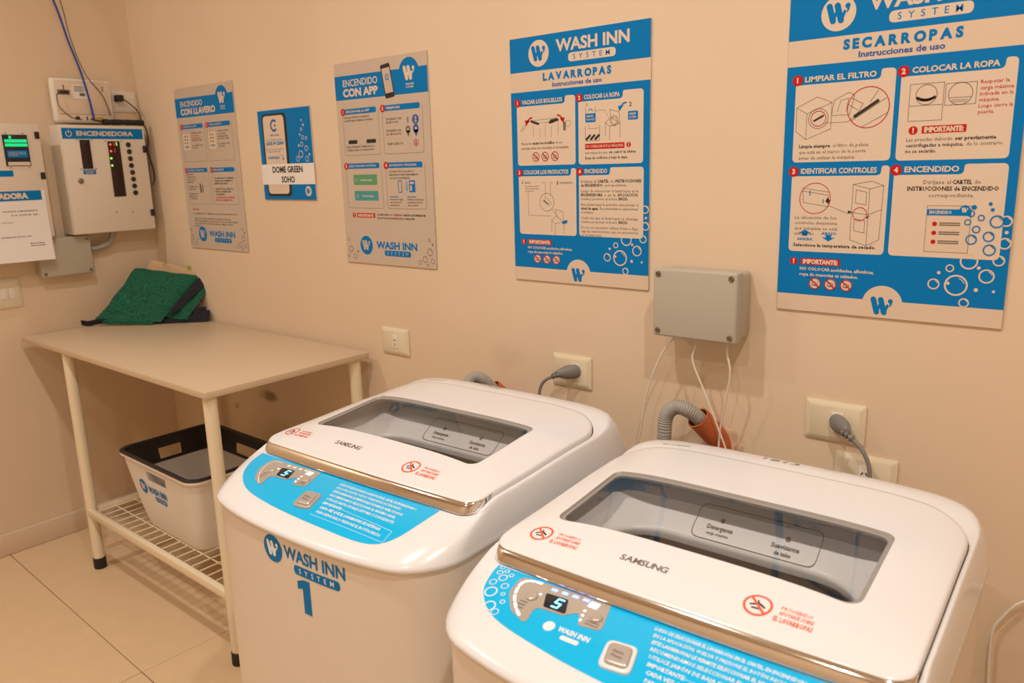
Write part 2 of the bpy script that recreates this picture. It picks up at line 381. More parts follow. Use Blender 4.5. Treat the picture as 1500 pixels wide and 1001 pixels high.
# ------------------------------------------------------------------ laundry basket on the shelf
def basket():
    BX, BY = .865, -.355
    t = thing('laundry_basket', 'white plastic laundry basket with a dark rim on the table shelf', 'basket', (BX, BY, SZ + .0005), math.radians(-1))
    H = .262; ns = 12; nc = 6
    def loop(f, off=0, z=None):
        z = H * f if z is None else z
        hx = .188 + (.250 - .188) * (f ** .8) - off; hy = .132 + (.172 - .132) * (f ** .8) - off; r = .045 - off * .5; out = []
        for (cx, cy, a0) in ((hx - r, -hy + r, -90), (hx - r, hy - r, 0), (-hx + r, hy - r, 90), (-hx + r, -hy + r, 180)):
            for k in range(nc + 1): a = math.radians(a0 + 90 * k / nc); out.append(Vector((cx + r * math.cos(a), cy + r * math.sin(a), z)))
        full = []
        for i, p in enumerate(out):
            full.append(p); q = out[(i + 1) % len(out)]
            if (i + 1) % (nc + 1) == 0:
                for k in range(1, ns): full.append(p.lerp(q, k / ns))
        return full
    zs = [0, .01, .08, .16, .178, .190, .226, .238, .255, H]
    fr = [z / H for z in zs]
    L = [loop(f) for f in fr]; n = len(L[0])
    def is_hole(i, k):
        return 5 <= i < 6 + 0 and (k % (nc + ns)) in range(nc + 4, nc + ns - 4) if False else (i == 5 and (k % (nc + ns)) in range(nc + 4, nc + ns - 4))
    def shell(loops, skip, flip):
        vs = [v for l in loops for v in l]; fs = []
        for i in range(len(loops) - 1):
            for k in range(n):
                if skip(i, k): continue
                q = (i * n + k, i * n + (k + 1) % n, (i + 1) * n + (k + 1) % n, (i + 1) * n + k); fs.append(q[::-1] if flip else q)
        return vs, fs
    vs, fs = shell(L, is_hole, False); fs.append(tuple(range(n - 1, -1, -1)))
    # hole reveal
    LI = [loop(f, .005) for f in fr]; o = len(vs); vs += [v for l in LI for v in l]
    for k in range(n):
        if is_hole(5, k):
            a, b, c, d = 5 * n + k, 5 * n + (k + 1) % n, 6 * n + (k + 1) % n, 6 * n + k
            fs += [(a, b, b + o, a + o), (d, d + o, c + o, c)]
            if not is_hole(5, (k - 1) % n): fs.append((a, a + o, d + o, d))
            if not is_hole(5, (k + 1) % n): fs.append((b, c, c + o, b + o))
    body = obj('body', mesh(vs, fs, True, 40), M_BASKET, t)
    li = [loop(f, .004) for f in fr[1:5]]; v2, f2 = shell(li, lambda i, k: False, True); f2.append(tuple(range(n)))
    obj('inner_wall', mesh(v2, f2, True, 40), M_BASKET, t)
    li = [loop(f, .0045) for f in fr[4:]]; v2, f2 = shell(li, lambda i, k: is_hole(i + 4, k), True)
    obj('dark_inner_band', mesh(v2, f2, True, 40), M_BASKD, t)
    rim = [loop(1, -.007, H - .004), loop(1, -.007, H), loop(1, -.003, H + .003), loop(1, .005, H + .003), loop(1, .008, H - .001), loop(1, .006, H - .006)]
    obj('rim', loft_me(rim), M_BASKD, t)
    obj('rolled_edge', loft_me([loop(1, -.0062, H - .012), loop(1, -.0066, H - .004), loop(1, 0, H - .003), loop(1, 0, H - .012)]), M_BASKET, t)
    # printed mark on the front wall
    bvh = BVHTree.FromPolygons([tuple(v) for v in vs], fs)
    def xf(u, v, z):
        h = bvh.ray_cast(Vector((u, -.4, v)), Vector((0, 1, 0)))
        y = h[0].y if h[0] else -.17
        return (u, y - .0008 - z, v)
    xf.curved = True
    def xg(u, v, z): return xf(u, v, z + .0005)
    xg.curved = True
    a = Art(); a.disc(-.112, .158, .026); a.build('logo_disc', M_BLUE, t, xf)
    a = Art(); w_mark(a, -.112, .158, .031); a.build('logo_mark', M_PWHITE, t, xg)
    a = Art(); a.text('WASH INN', -.078, .145, .023, .125, .02); a.build('lettering', M_BLUE, t, xf)
    a = Art(); a.rect(-.042, .120, .035, .138, .006); a.build('lettering_pill', M_BLUE, t, xf)
    a = Art(); a.text('SYSTEM', -.034, .125, .008, .062, .02, sp=1); a.build('pill_lettering', M_PWHITE, t, xg)
basket()

# ------------------------------------------------------------------ cloth bags on the table
def patch(c, n=22, m=18, bulge=.02, nz=.006, ns=14, seed=0, edge=.2):
    """closed soft panel over four corners c (bl, br, tr, tl), bulging to -y"""
    c = [Vector(p) for p in c]; V = []; F = []
    nrm = (c[1] - c[0]).cross(c[3] - c[0]).normalized()
    for side in (1, -1):
        for j in range(m + 1):
            for i in range(n + 1):
                u, v = i / n, j / m
                p = c[0].lerp(c[1], u).lerp(c[3].lerp(c[2], u), v)
                e = (4 * u * (1 - u)) ** .4 * (4 * v * (1 - v)) ** .4
                w = noise.noise(p * ns + Vector((seed, 0, 0))) * nz + noise.noise(p * ns * 2.3 + Vector((seed, 5, 0))) * nz * .4
                sg = Vector((noise.noise(Vector((u * 4, seed, v * 4))), 0, noise.noise(Vector((u * 4, seed + 9, v * 4))))) * edge * .03
                q = p + sg + nrm * (side * bulge * e * (1 if side > 0 else .35) + w * (.25 + e)); q.z = max(q.z, .0015 + .001 * u); V.append(q)
    q = (n + 1) * (m + 1)
    for s in (0, 1):
        for j in range(m):
            for i in range(n):
                a = s * q + j * (n + 1) + i; f = (a, a + 1, a + n + 2, a + n + 1); F.append(f if s == 0 else f[::-1])
    def st(a, b): F.append((a, b, b + q, a + q)[::-1])
    for i in range(n): st(i, i + 1); st(m * (n + 1) + i + 1, m * (n + 1) + i)
    for j in range(m): st((j + 1) * (n + 1), j * (n + 1)); st(j * (n + 1) + n, (j + 1) * (n + 1) + n)
    return mesh(V, F, True)
BAGR = math.radians(38)
def ribbon(pts, w, th, up=(0, 0, 1)):
    P = catmull(pts, 6); loops = []
    for i, p in enumerate(P):
        t = (P[min(i + 1, len(P) - 1)] - P[max(i - 1, 0)]).normalized(); s = t.cross(Vector(up))
        s = s.normalized() if s.length > .1 else Vector((0, 1, 0)); u = s.cross(t)
        loops.append([p + s * w / 2 + u * th / 2, p - s * w / 2 + u * th / 2, p - s * w / 2 - u * th / 2, p + s * w / 2 - u * th / 2])
    return loft_me(loops, cap0=True, cap1=True)
BX, BY = .205, -.150
bag = thing('tote_bag', 'crumpled green leaf-print tote bag lying on the corner of the table', 'bag', (BX, BY, TT), BAGR)
def bl(cx, cz, y=0): return ((cx - 735) / 7.5 * .00290, y, (705 - cz) / 7.5 * .00290)
obj('front_panel', patch([bl(300, 585, -.062), bl(905, 680, -.072), bl(1200, 258, .055), bl(545, 168, .06)], bulge=.026, nz=.007, seed=1), M_GREEN, bag)
obj('side_panel', patch([bl(925, 640, -.05), bl(1150, 672, -.055), bl(1362, 305, .055), bl(1195, 262, .06)], 14, 18, bulge=.010, nz=.006, seed=4), M_GREEN, bag)
obj('gap_shade', patch([bl(955, 622, -.066), bl(1060, 585, -.060), bl(1345, 296, .047), bl(1215, 262, .05)], 12, 16, bulge=.004, nz=.002, seed=5), M_NAVY, bag)  # dark patch painting the shade in the gap between front and side panels
obj('lower_fold', patch([bl(225, 668, -.085), bl(830, 698, -.080), bl(860, 610, -.045), bl(310, 550, -.05)], bulge=.016, nz=.006, seed=7), M_GREEN, bag)
obj('strap', ribbon([bl(118, 660, -.085), bl(200, 668, -.09), bl(300, 652, -.085), bl(430, 660, -.078)], .020, .006, (0, 1, .3)), M_NAVY, bag)
obj('strap', patch([bl(830, 700, -.06), bl(1365, 692, -.04), bl(1340, 600, .0), bl(900, 640, -.03)], 16, 8, bulge=.012, nz=.006, seed=12), M_NAVY, bag)
obj('strap', patch([bl(1170, 700, -.045), bl(1330, 690, -.02), bl(1300, 560, .0), bl(1210, 570, -.02)], 10, 10, bulge=.012, nz=.008, seed=15), M_NAVY, bag)
bg2 = thing('canvas_bag', 'beige canvas bag slumped behind the green tote bag', 'bag', (BX, BY, TT), BAGR)
obj('body', patch([bl(420, 700, .075), bl(1345, 700, .03), bl(1330, 245, .085), bl(650, 100, .11)], bulge=.012, nz=.008, seed=21), M_BEIGE, bg2)
a = Art(); a.poly([(0, 0), (.012, .004), (.03, .016), (.022, .018), (.008, .008)]); b_ = Art(); b_.poly([(.10, -.012), (.125, -.016), (.128, -.004), (.108, -.001)])
x0, y0, z0 = bl(800, 150); b_.build('printed_leaf', M_GCLOTH, bg2, lambda u, v, z: (x0 + u, .077, z0 + v - .004)); a.build('printed_leaf', M_GCLOTH, bg2, lambda u, v, z: (x0 + u, .077, z0 + v - .004))

# ------------------------------------------------------------------ posters on the back wall
TH = .004
def pxf(sc=1.0, base=TH):
    return lambda u, v, z: (u * .01 * sc, -(base + z + .0001), v * .01 * sc)
def poster_base(name, label, x, z, w, h, board):
    t = thing(name, label, 'poster', (x, -.0006, z), 0, 'instruction posters on the back wall')
    box('board', 0, w, -TH, 0, 0, h, board, t, .0006, 1)
    return t
Z1, Z2, Z3, Z4 = .00025, .0005, .00075, .001
def bubbles(t, lst, m, X, z=Z2, w=.16, name='bubble_print'):
    for (x, y, r) in lst:
        a = Art()
        if r < .45: a.disc(x, y, r, 14, z)
        else:
            a.ring(x, y, r, w + r * .08, 26, z)
            if r > .8: a.ring(x, y, r * .72, w * .8, 10, z, .3, 1.3)
        a.build(name, m, t, X)
def badge(parent, x, y, n, X, r=.95, z=Z3):
    a = Art(); a.disc(x, y, r, 26, z); b = a.build('number_badge', M_RED, parent, X)
    a = Art(); a.text(n, x, y - r * .42, r * .9, None, .03, 'C', z=z + .00025); a.build('numeral', M_PWHITE, b, X)
def lines(a, x, y, h, dy, rows, width=None, bold=0.0, align='L', z=Z3):
    for i, r in enumerate(rows):
        if not r: continue
        if isinstance(r, tuple): a.text(r[0], x, y - i * dy, h, r[1], r[2] if len(r) > 2 else bold, align, 1, z)
        else: a.text(r, x, y - i * dy, h, None, bold, align, 1, z)
def forbid(parent, x, y, r, X, z=Z3):
    a = Art(); a.disc(x, y, r, 24, z - .0002); g = a.build('forbidden_sign', M_PWHITE, parent, X)
    a = Art(); a.ring(x, y, r, r * .16, 24, z + .0003); a.stroke([(x - r * .64, y + r * .64), (x + r * .64, y - r * .64)], r * .2, z + .0003); a.build('red_ring', M_RED, g, X)
    a = Art(); a.ring(x - .1 * r, y - .05 * r, r * .42, r * .1, 14, z + .0001); a.stroke([(x - .5 * r, y - .3 * r), (x + .5 * r, y - .3 * r), (x + .4 * r, y + .25 * r)], r * .1, z + .0001); a.build('pictogram', M_LINE, g, X)
    return g
def big_poster(x, z, sc, title, label, heads, fill):
    w, h = .4 * sc, .6 * sc
    t = poster_base('instruction_poster', label, x, z, w, h, M_BOARD); X = pxf(sc)
    a = Art(); a.rect(0, 51.9, 40, 60); hb = a.build('header_band', M_BLUE, t, X)
    a = Art(); a.disc(9, 55.9, 3.1, 40, Z1); d = a.build('logo_disc', M_PWHITE, hb, X)
    a = Art(); w_mark(a, 9.0, 55.9, 4.2, Z2); a.build('logo_mark', M_BLUE, hb, X)
    a = Art(); a.text('WASH INN', 14.2, 55.8, 2.6, 20.4, .016, res=3, z=Z1); a.build('lettering', M_PWHITE, hb, X)
    a = Art(); a.rect(17.8, 53.1, 31, 55.1, 1, Z1); a.build('lettering_pill', M_PWHITE, hb, X)
    a = Art(); a.text('SYSTEM', 19.2, 53.55, 1.15, 10.2, 0, res=3, sp=1, z=Z2); a.build('pill_lettering', M_BLUE, hb, X)
    a = Art(); a.text(title, 10.2, 49.5, 1.6, 19.6, .030, res=3, sp=1, z=Z1); a.build('title_lettering', M_BLUE, t, X)
    a = Art(); a.text('Instrucciones de uso', 13.0, 47.85, 1.0, 14.2, .012, z=Z1); a.build('subtitle_lettering', M_DBLUE, t, X)
    # blue field ending in the arch at the foot
    arch = [(20.2 + 3.6 * math.cos(math.radians(k)), 2.6 + 3.6 * math.sin(math.radians(k))) for k in range(168, 11, -6)]
    a = Art(); a.poly([(0, 47.2), (0, 3.4)] + arch + [(40, 3.4), (40, 47.2)]); bf = a.build('blue_field', M_BLUE, t, X)
    a = Art(); w_mark(a, 20.2, 2.3, 3.9, Z1); a.build('foot_mark', M_BLUE, t, X)
    geo = [(1.8, 19.7, 29.3, 45.5, 16.8), (20.6, 38.3, 29.2, 45.5, 32.6), (1.9, 19.8, 12.0, 28.4, 18.2), (20.6, 38.5, 12.0, 28.4, 29.3)]
    P = []
    for k, ((x0, x1, y0, y1, tx), hd) in enumerate(zip(geo, heads)):
        tx = min(x1 - 1.6, x0 + hd[1])
        a = Art(); a.poly(rpoly([(x0, y0), (x1, y0), (x1, y1), (tx + .3, y1), (tx + .25, y1 - 1.75), (x0, y1 - 1.75)], [.9, .9, .9, .5, .9, .1]), Z1)
        p = a.build('instruction_panel', M_PWHITE, t, X); P.append(p)
        a = Art(); a.text(hd[0], x0 + 1.7, y1 - 1.25, .95, hd[1] - 2.2, .016, z=Z2); a.build('panel_heading', M_PWHITE, p, X)
        badge(p, x0 + .3, y1 - .85, str(k + 1), X, .98)
    im = Art(); im.disc(3.1, 10.0, .75, 22, Z2); im.build('warning_badge', M_RED, t, X); im = Art(); im.rect(4.5, 9.4, 12.1, 10.7, .2, Z2); im = im.build('warning_bar', M_RED, t, X)
    a = Art(); a.text('!', 3.1, 9.6, .85, None, .04, 'C', z=Z3); a.text('IMPORTANTE:', 4.9, 9.65, .8, 6.8, .035, z=Z3); a.build('warning_lettering', M_PWHITE, im, X)
    a = Art(); lines(a, 4.4, 8.3, .62, 1.1, [('NO COLOCAR acolchados, alfombras,', 14), ('ropa de mascotas ni calzados.', 11.2)], bold=.02, z=Z2); a.build('warning_text', M_PWHITE, t, X)
    for cx in (7.5, 10.5, 13.5): forbid(t, cx, 5.75, 1.15, X, Z2)
    bubbles(t, [(32.3, 7.2, 1.9), (34, 11.6, 1.45), (36.9, 9.1, 1.25), (28.7, 7.2, 1.0), (33.8, 4.15, .85), (39.0, 18.7, .95), (39.1, 14.9, 1.0), (38.5, 11.9, .95), (31.1, 10.2, .7), (31.0, 7.5, .3), (35.5, 6.6, .35), (35.6, 10.5, .3), (29.4, 9.3, .3), (38.2, 6.5, .25), (39.2, 16.8, .3)], M_PWHITE, X)
    fill(P, X, t)
    return t
def draw_washer(a, x, y, s, w=.10, z=Z2):
    P = lambda u, v: (x + u * s, y + v * s)
    a.stroke([P(0, 0), P(0, 3.2), P(1.2, 2.2), P(4.2, 2.8), P(4.2, -.4)], w, z); a.stroke([P(1.2, 2.2), P(1.2, -.9)], w, z)
    a.stroke([P(0, 3.2), P(1.6, 4.3), P(4.2, 2.8)], w, z); a.stroke([P(1.6, 4.3), P(1.3, 6.2), P(3.9, 5.5), P(4.2, 2.8)], w, z)
def fill_wash(P, X, t):
    a = Art(); lines(a, 3.2, 34.4, .62, 1.15, [('Recuerde', 3.0), ('prendas antes de colocarlas en la máquina.', 14.6)]); a.text('de sus', 13.8, 34.4, .62, 2.0, 0, res=1, z=Z2); a.build('body_lettering', M_LINE, P[0], X)
    a = Art(); a.text('vaciar los bolsillos', 6.5, 34.4, .62, 7.0, .03, res=1, z=Z2); a.build('bold_lettering', M_INK, P[0], X)
    for cx in (7.6, 10.5, 13.5): forbid(P[0], cx, 31.4, 1.15, X, Z2)
    a = Art()
    a.stroke([(7.2, 40.2), (14.4, 40.5)], .09, Z2); a.stroke([(7.0, 39.4), (14.6, 39.8)], .07, Z2)
    for q in ([(7.0, 39.4), (6.9, 36.2)], [(10.8, 39.5), (10.6, 36.0)], [(14.6, 39.8), (14.6, 36.5)], [(9.0, 38.3), (9.0, 35.8)], [(12.6, 38.6), (12.5, 36.0)]): a.stroke(q, .07, Z2)
    a.ring(17.6, 39.0, .8, .1, 18, Z2); a.rect(16.1, 37.4, 16.9, 39.4, .1, Z2); a.ring(4.0, 38.7, .55, .1, 4, Z2); a.ring(3.4, 38.0, .4, .1, 4, Z2); a.build('drawing', M_LINE, P[0], X)
    a = Art(); a.poly([(6.0, 39.9), (8.6, 39.0), (8.9, 39.5), (8.3, 39.7), (6.3, 40.4)], Z2); a.build('pocket_drawing', M_INK, P[0], X); a = Art(); a.poly([(11.6, 39.4), (12.4, 39.2), (14.9, 39.9), (14.4, 40.4), (12.4, 40.2)], Z2); a.build('pocket_drawing', M_INK, P[0], X)
    a = Art(); a.ring(6.6, 39.4, 1.7, .38, 10, Z3, 1.5, 2.8); a.poly([(4.3, 40.4), (5.9, 40.3), (4.7, 38.9)], Z3); a.build('red_arrow', M_RED, P[0], X); a = Art(); a.ring(14.4, 39.6, 1.7, .38, 10, Z3, .35, 1.6); a.poly([(15.2, 40.3), (16.6, 40.5), (16.3, 39.0)], Z3); a.build('red_arrow', M_RED, P[0], X)
    # 2
    a = Art(); draw_washer(a, 28.2, 35.6, .95); a.stroke([(25.3, 41.4), (28.0, 41.5), (29.2, 39.6)], .07, Z2)
    a.stroke([(22.6, 38.0), (22.6, 33.9 + .8), (26.6, 34.7), (26.6, 38.2)], .1, Z2); a.stroke([(23.6, 38.6), (23.6, 37.4), (26.4, 37.5)], .08, Z2); a.ring(30.6, 38.9, 1.15, .12, 22, Z2); a.ring(30.6, 38.9, .8, .08, 20, Z2)
    a.stroke([(22.7, 42.4), (22.7, 40.3)], .1, Z2); a.stroke([(25.4, 42.4), (25.4, 40.3)], .1, Z2); a.build('drawing', M_LINE, P[1], X)
    a = Art(); a.text('1', 23.0, 42.6, .7, None, .01, z=Z2); a.text('2', 34.6, 41.9, .9, None, .01, z=Z2)
    for k in range(9): a.disc(23.0 + .42 * k, 35.1 + .35 * (k % 3), .34, 8, Z2)
    a.build('ink_mark', M_INK, P[1], X)
    a = Art(); a.rect(22.6, 38.9, 25.5, 40.9, .2, Z2); a.ring(24.1, 41.4, .6, .2, 14, Z2, 0, PI); a.build('blue_tag', M_BLUE, P[1], X); a = Art(); a.rect(34.3, 38.9, 36.9, 40.8, .2, Z2); a.build('blue_tag', M_BLUE, P[1], X); a = Art(); a.ring(33.6, 41.6, 1.3, .35, 10, Z2, 1.3, 2.7); a.poly([(31.6, 42.1), (33.1, 42.2), (32.0, 40.9)], Z2); a.build('blue_arrow', M_BLUE, P[1], X)
    a = Art(); lines(a, 22.9, 40.1, .42, .75, [('CARGAR', 2.0), ('HASTA AQUÍ', 2.3)], bold=.02, z=Z3); lines(a, 34.7, 40.0, .45, .75, [('BAJAR', 1.7), ('LA TAPA', 1.8)], bold=.02, z=Z3); a.build('tag_lettering', M_PWHITE, P[1], X)
    a = Art(); a.disc(34.5, 33.4, .6, 18, Z2); a.build('warning_badge', M_RED, P[1], X); a = Art(); a.rect(22.5, 32.7, 33.4, 34.0, .1, Z2); b = a.build('warning_bar', M_RED, P[1], X)
    a = Art(); a.text('NO SOBRECARGUE LA MÁQUINA', 22.8, 33.05, .62, 10.3, .03, res=1, z=Z3); a.text('!', 34.5, 33.05, .7, None, .03, 'C', z=Z3); a.build('warning_lettering', M_PWHITE, b, X)
    a = Art(); a.text('Introduzca la ropa', 22.5, 31.6, .62, 6.2, 0, res=1, z=Z2); a.build('body_lettering', M_LINE, P[1], X)
    a = Art(); a.text('sin cubrir la última', 29.2, 31.6, .62, 7.2, .03, res=1, z=Z2); a.text('línea de orificios y baje la tapa.', 22.5, 30.4, .62, 11.8, .03, res=1, z=Z2); a.build('bold_lettering', M_INK, P[1], X)
    # 3
    a = Art(); draw_washer(a, 12.2, 12.9, .9); a.ring(10.8, 20.2, 2.3, .12, 28, Z2)
    for q in ([(4.9, 22.7), (4.9, 16.8), (12.2, 16.8)], [(9.2, 25.0), (10.4, 25.0), (10.4, 21.4)], [(12.8, 25.0), (12.0, 25.0), (12.0, 21.8)], [(12.4, 18.4), (14.2, 16.6)], [(9.6, 20.4), (11.4, 19.2), (12.3, 20.0), (10.4, 21.4), (9.6, 20.4)]): a.stroke(q, .08, Z2)
    a.text('Jabón', 3.8, 24.8, .6, 1.9, 0, res=1, z=Z2); a.text('Suavizante', 14.8, 24.7, .65, 3.9, 0, res=1, z=Z2); lines(a, 3.8, 24.0, .35, .6, [('recomendamos jabón', 4.6), ('de baja espuma para', 4.6), ('el lavado', 3.0)], z=Z2); a.build('drawing', M_LINE, P[2], X)
    a = Art(); a.text('1', 3.0, 24.7, .7, None, .02, z=Z2); a.text('2', 13.9, 24.6, .7, None, .02, z=Z2); a.stroke([(9.9, 20.6), (11.3, 19.7)], .25, Z2); a.build('ink_mark', M_INK, P[2], X)
    a = Art(); a.poly([(15.6, 15.6), (17.1, 15.9), (17.0, 15.1), (15.5, 14.8)], Z3); a.build('blue_tag', M_BLUE, P[2], X)
    # 4
    a = Art(); b = Art(); y = 24.9; h = .66
    rows = [[('Diríjase al', 0, 4.3), ('CARTEL', 1, 3.2), ('de', 0, .9), ('INSTRUCCIONES', 1, 7.0)], [('de ENCENDIDO', 1, 6.2), ('correspondiente.', 0, 6.3)], None,
            [('Luego de seleccionar el lavarropas en la', 0, 16)], [('ENCENDEDORA', 1, 6.2), ('o en la', 0, 3.2), ('APLICACIÓN,', 1, 5.6)], [('vuelva y presione el botón', 0, 10.2), ('INICIO.', 1, 2.6)], None,
            [('Este lavarropas le permite seleccionar el', 0, 16)], [('nivel de agua.', 1, 5.0), ('Recomendamos seleccionar', 0, 10.5)], [('el máximo.', 0, 3.7)], None,
            [('Cada vez que el lavarropas se detenga,', 0, 16)], [('vuelva a presionar el botón', 0, 10.2), ('INICIO.', 1, 2.6)], None,
            [('De no ser necesario utilizar fichas o App,', 0, 16)], [('siga las instrucciones que se encuentran', 0, 16)], [('en el lavarropas.', 0, 6.0)]]
    for r in rows:
        if r is None: y -= .42; continue
        x = 21.2
        for s, bo, wd in r: (b if bo else a).text(s, x, y, h, wd, .03 if bo else 0, res=1, z=Z2); x += wd + .45
        y -= .93
    a.build('body_lettering', M_LINE, P[3], X); b.build('bold_lettering', M_INK, P[3], X)
def fill_dry(P, X, t):
    # 1: dryer, lens on the filter
    a = Art(); D = lambda u, v: (2.2 + u, 33.2 + v)
    for q in ([D(0, 2), D(0, 6.4), D(2.0, 5.2), D(2.0, .4), D(0, 2)], [D(2, 5.2), D(6.6, 7.0), D(6.6, 2.2), D(2, .4)], [D(0, 6.4), D(3.8, 8.2), D(6.6, 7.0)], [D(6.6, 4.6), D(7.0, 7.4), D(9.6, 8.6), D(10.6, 8.0), D(9.9, 4.6), D(6.6, 4.6)], [D(7.6, 5.2), D(8.2, 7.2), D(9.6, 7.6), D(9.2, 5.2)], [D(5.6, 3.3), D(9.6, 3.3), D(10.8, 4.2)]): a.stroke(q, .09, Z2)
    a.ring(*D(4.2, 4.2), 1.9, .12, 24, Z2); a.build('drawing', M_LINE, P[0], X)
    a = Art(); a.ring(6.4, 37.4, 1.45, .12, 26, Z3); a.build('red_circle', M_RED, P[0], X); a = Art(); a.ring(15.3, 38.9, 3.7, .14, 36, Z3); a.build('red_circle', M_RED, P[0], X)
    a = Art(); a.stroke([(5.6, 37.0), (7.3, 37.9)], .35, Z3); a.stroke([(13.0, 37.4), (17.0, 40.0)], .55, Z3); a.build('filter_drawing', M_INK, P[0], X)
    a = Art()
    for q in ([(12.2, 40.8), (14.4, 39.6), (13.0, 37.2)], [(11.8, 39.6), (13.4, 38.6)], [(16.9, 41.8), (15.6, 39.8)], [(12.4, 36.6), (18.4, 40.4)], [(14.3, 35.4), (18.8, 37.8)]): a.stroke(q, .1, Z2)
    lines(a, 3.0, 32.0, .62, 1.1, [None, ('que está en el marco de la puerta', 12.4), ('antes de utilizar la máquina.', 10.6)], z=Z2); a.text('el filtro de pelusa', 9.4, 32.0, .62, 6.4, 0, res=1, z=Z2); a.build('body_lettering', M_LINE, P[0], X)
    a = Art(); a.text('Limpie siempre', 3.0, 32.0, .62, 5.9, .03, res=1, z=Z2); a.build('bold_lettering', M_INK, P[0], X)
    # 2: open dryer
    a = Art()
    for q in ([(22.2, 42.3), (27.6, 42.3), (27.6, 36.0), (22.2, 36.0), (22.2, 42.3)], [(22.2, 38.6), (27.6, 38.6)], [(27.9, 42.0), (32.6, 42.0), (32.6, 38.4), (27.9, 38.4), (27.9, 42.0)], [(28.6, 39.6), (31.8, 39.6)], [(28.9, 39.2), (31.4, 39.2)], [(29.0, 38.9), (31.2, 38.9)]): a.stroke(q, .09, Z2)
    a.ring(24.9, 40.4, 1.75, .12, 26, Z2); a.ring(30.2, 40.2, 1.9, .12, 26, Z2); a.build('drawing', M_LINE, P[1], X)
    a = Art()
    for k in range(10): a.disc(23.5 + .3 * k, 39.5 - .02 * ((k - 4.5) ** 2) * -1, .28, 8, Z2)
    a.build('clothes_drawing', M_INK, P[1], X)
    a = Art(); lines(a, 33.1, 41.6, .62, .98, [('Respetar la', 4.2), ('carga máxima', 4.9), ('indicada en la', 4.9), ('máquina.', 3.0), ('Luego cierre la', 5.0), ('puerta.', 2.4)], z=Z2); a.build('red_lettering', M_RED, P[1], X)
    a = Art(); a.disc(23.2, 34.4, .75, 22, Z2); a.build('warning_badge', M_RED, P[1], X); a = Art(); a.rect(24.6, 33.8, 31.6, 35.1, .15, Z2); b = a.build('warning_bar', M_RED, P[1], X)
    a = Art(); a.text('!', 23.2, 34.0, .85, None, .03, 'C', z=Z3); a.text('IMPORTANTE:', 25.0, 34.05, .8, 6.2, .035, z=Z3); a.build('warning_lettering', M_PWHITE, b, X)
    a = Art(); a.text('Las prendas deberán', 22.2, 32.5, .62, 7.4, 0, res=1, z=Z2); a.text('de lo contrario', 31.8, 31.5, .62, 5.4, 0, res=1, z=Z2); a.build('body_lettering', M_LINE, P[1], X)
    a = Art(); a.text('ser previamente', 30.0, 32.5, .62, 6.2, .03, res=1, z=Z2); a.text('centrifugadas a máquina,', 22.2, 31.5, .62, 9.2, .03, res=1, z=Z2); a.text('no se secarán.', 22.2, 30.5, .62, 5.0, .03, res=1, z=Z2); a.build('bold_lettering', M_INK, P[1], X)
    # 3: stacked machine
    a = Art()
    for q in ([(13.6, 14.6), (13.6, 25.0), (16.9, 25.6), (19.0, 24.8), (16.6, 24.2), (13.6, 25.0)], [(16.6, 24.2), (16.6, 13.6), (13.6, 14.6)], [(16.6, 13.6), (18.8, 14.8), (19.0, 24.8)], [(13.6, 19.8), (16.6, 19.4), (18.9, 20.4)], [(14.2, 21.6), (14.2, 24.0), (16.1, 23.6), (16.1, 21.2), (14.2, 21.6)], [(14.2, 16.4), (14.2, 18.6), (16.1, 18.3), (16.1, 16.0), (14.2, 16.4)], [(9.4, 21.0), (12.8, 19.6), (13.8, 19.8)], [(4.2, 23.8), (9.2, 23.0), (9.2, 20.8), (4.4, 21.6), (4.2, 23.8)], [(4.0, 24.4), (9.2, 23.6)]): a.stroke(q, .09, Z2)
    lines(a, 2.9, 18.4, .62, 1.05, [('La ubicación de los', 8.0), ('controles determina', 8.2), ('qué máquina se está', 8.3), ('utilizando', 3.9)], z=Z2); a.build('body_lettering', M_LINE, P[2], X)
    a = Art(); a.ring(6.6, 22.4, 3.0, .12, 32, Z3); a.build('red_circle', M_RED, P[2], X); a = Art(); a.ring(15.1, 19.5, 1.3, .12, 24, Z3); a.build('red_circle', M_RED, P[2], X)
    a = Art(); a.text('Seleccione la temperatura de secado.', 2.8, 13.0, .62, 15.6, .03, res=1, z=Z2); a.poly([(9.0, 22.6), (9.5, 22.0), (9.2, 21.4), (8.6, 21.8)], Z2); a.poly([(12.9, 20.2), (13.7, 19.9), (13.0, 19.5)], Z2); a.poly([(16.3, 19.0), (17.0, 19.3), (16.4, 18.6)], Z2); a.build('bold_lettering', M_INK, P[2], X)
    a = Art()
    for (cx, cy, s) in ((5.0, 15.6, 1), (9.6, 14.9, -1)): a.poly([(cx - 1.2, cy), (cx, cy + .75 * s), (cx + 1.2, cy)][::s], Z2); a.rect(cx - .5, min(cy, cy - .5 * s), cx + .5, max(cy, cy - .5 * s), 0, Z2)
    a.text('ARRIBA', 3.5, 14.2, .55, 3.1, .01, res=1, z=Z2); a.text('ABAJO', 8.2, 15.4, .55, 2.9, .01, res=1, z=Z2); a.stroke([(5.6, 23.0), (5.6, 23.8)], .2, Z2); a.stroke([(8.2, 21.5), (8.2, 22.2)], .2, Z2); a.build('blue_arrow', M_BLUE, P[2], X)
    # 4: notice
    a = Art(); a.text('Diríjase al', 25.6, 25.0, .7, 4.4, 0, res=1, z=Z2); a.text('de', 33.6, 25.0, .7, 1.0, 0, res=1, z=Z2); a.text('correspondiente.', 26.6, 22.7, .7, 7.2, 0, res=1, z=Z2); a.build('body_lettering', M_LINE, P[3], X)
    a = Art(); a.text('CARTEL', 30.2, 25.0, .7, 3.1, .03, res=1, z=Z2); a.text('INSTRUCCIONES de ENCENDIDO', 23.0, 23.85, .72, 14.4, .03, res=1, z=Z2); a.build('bold_lettering', M_INK, P[3], X)
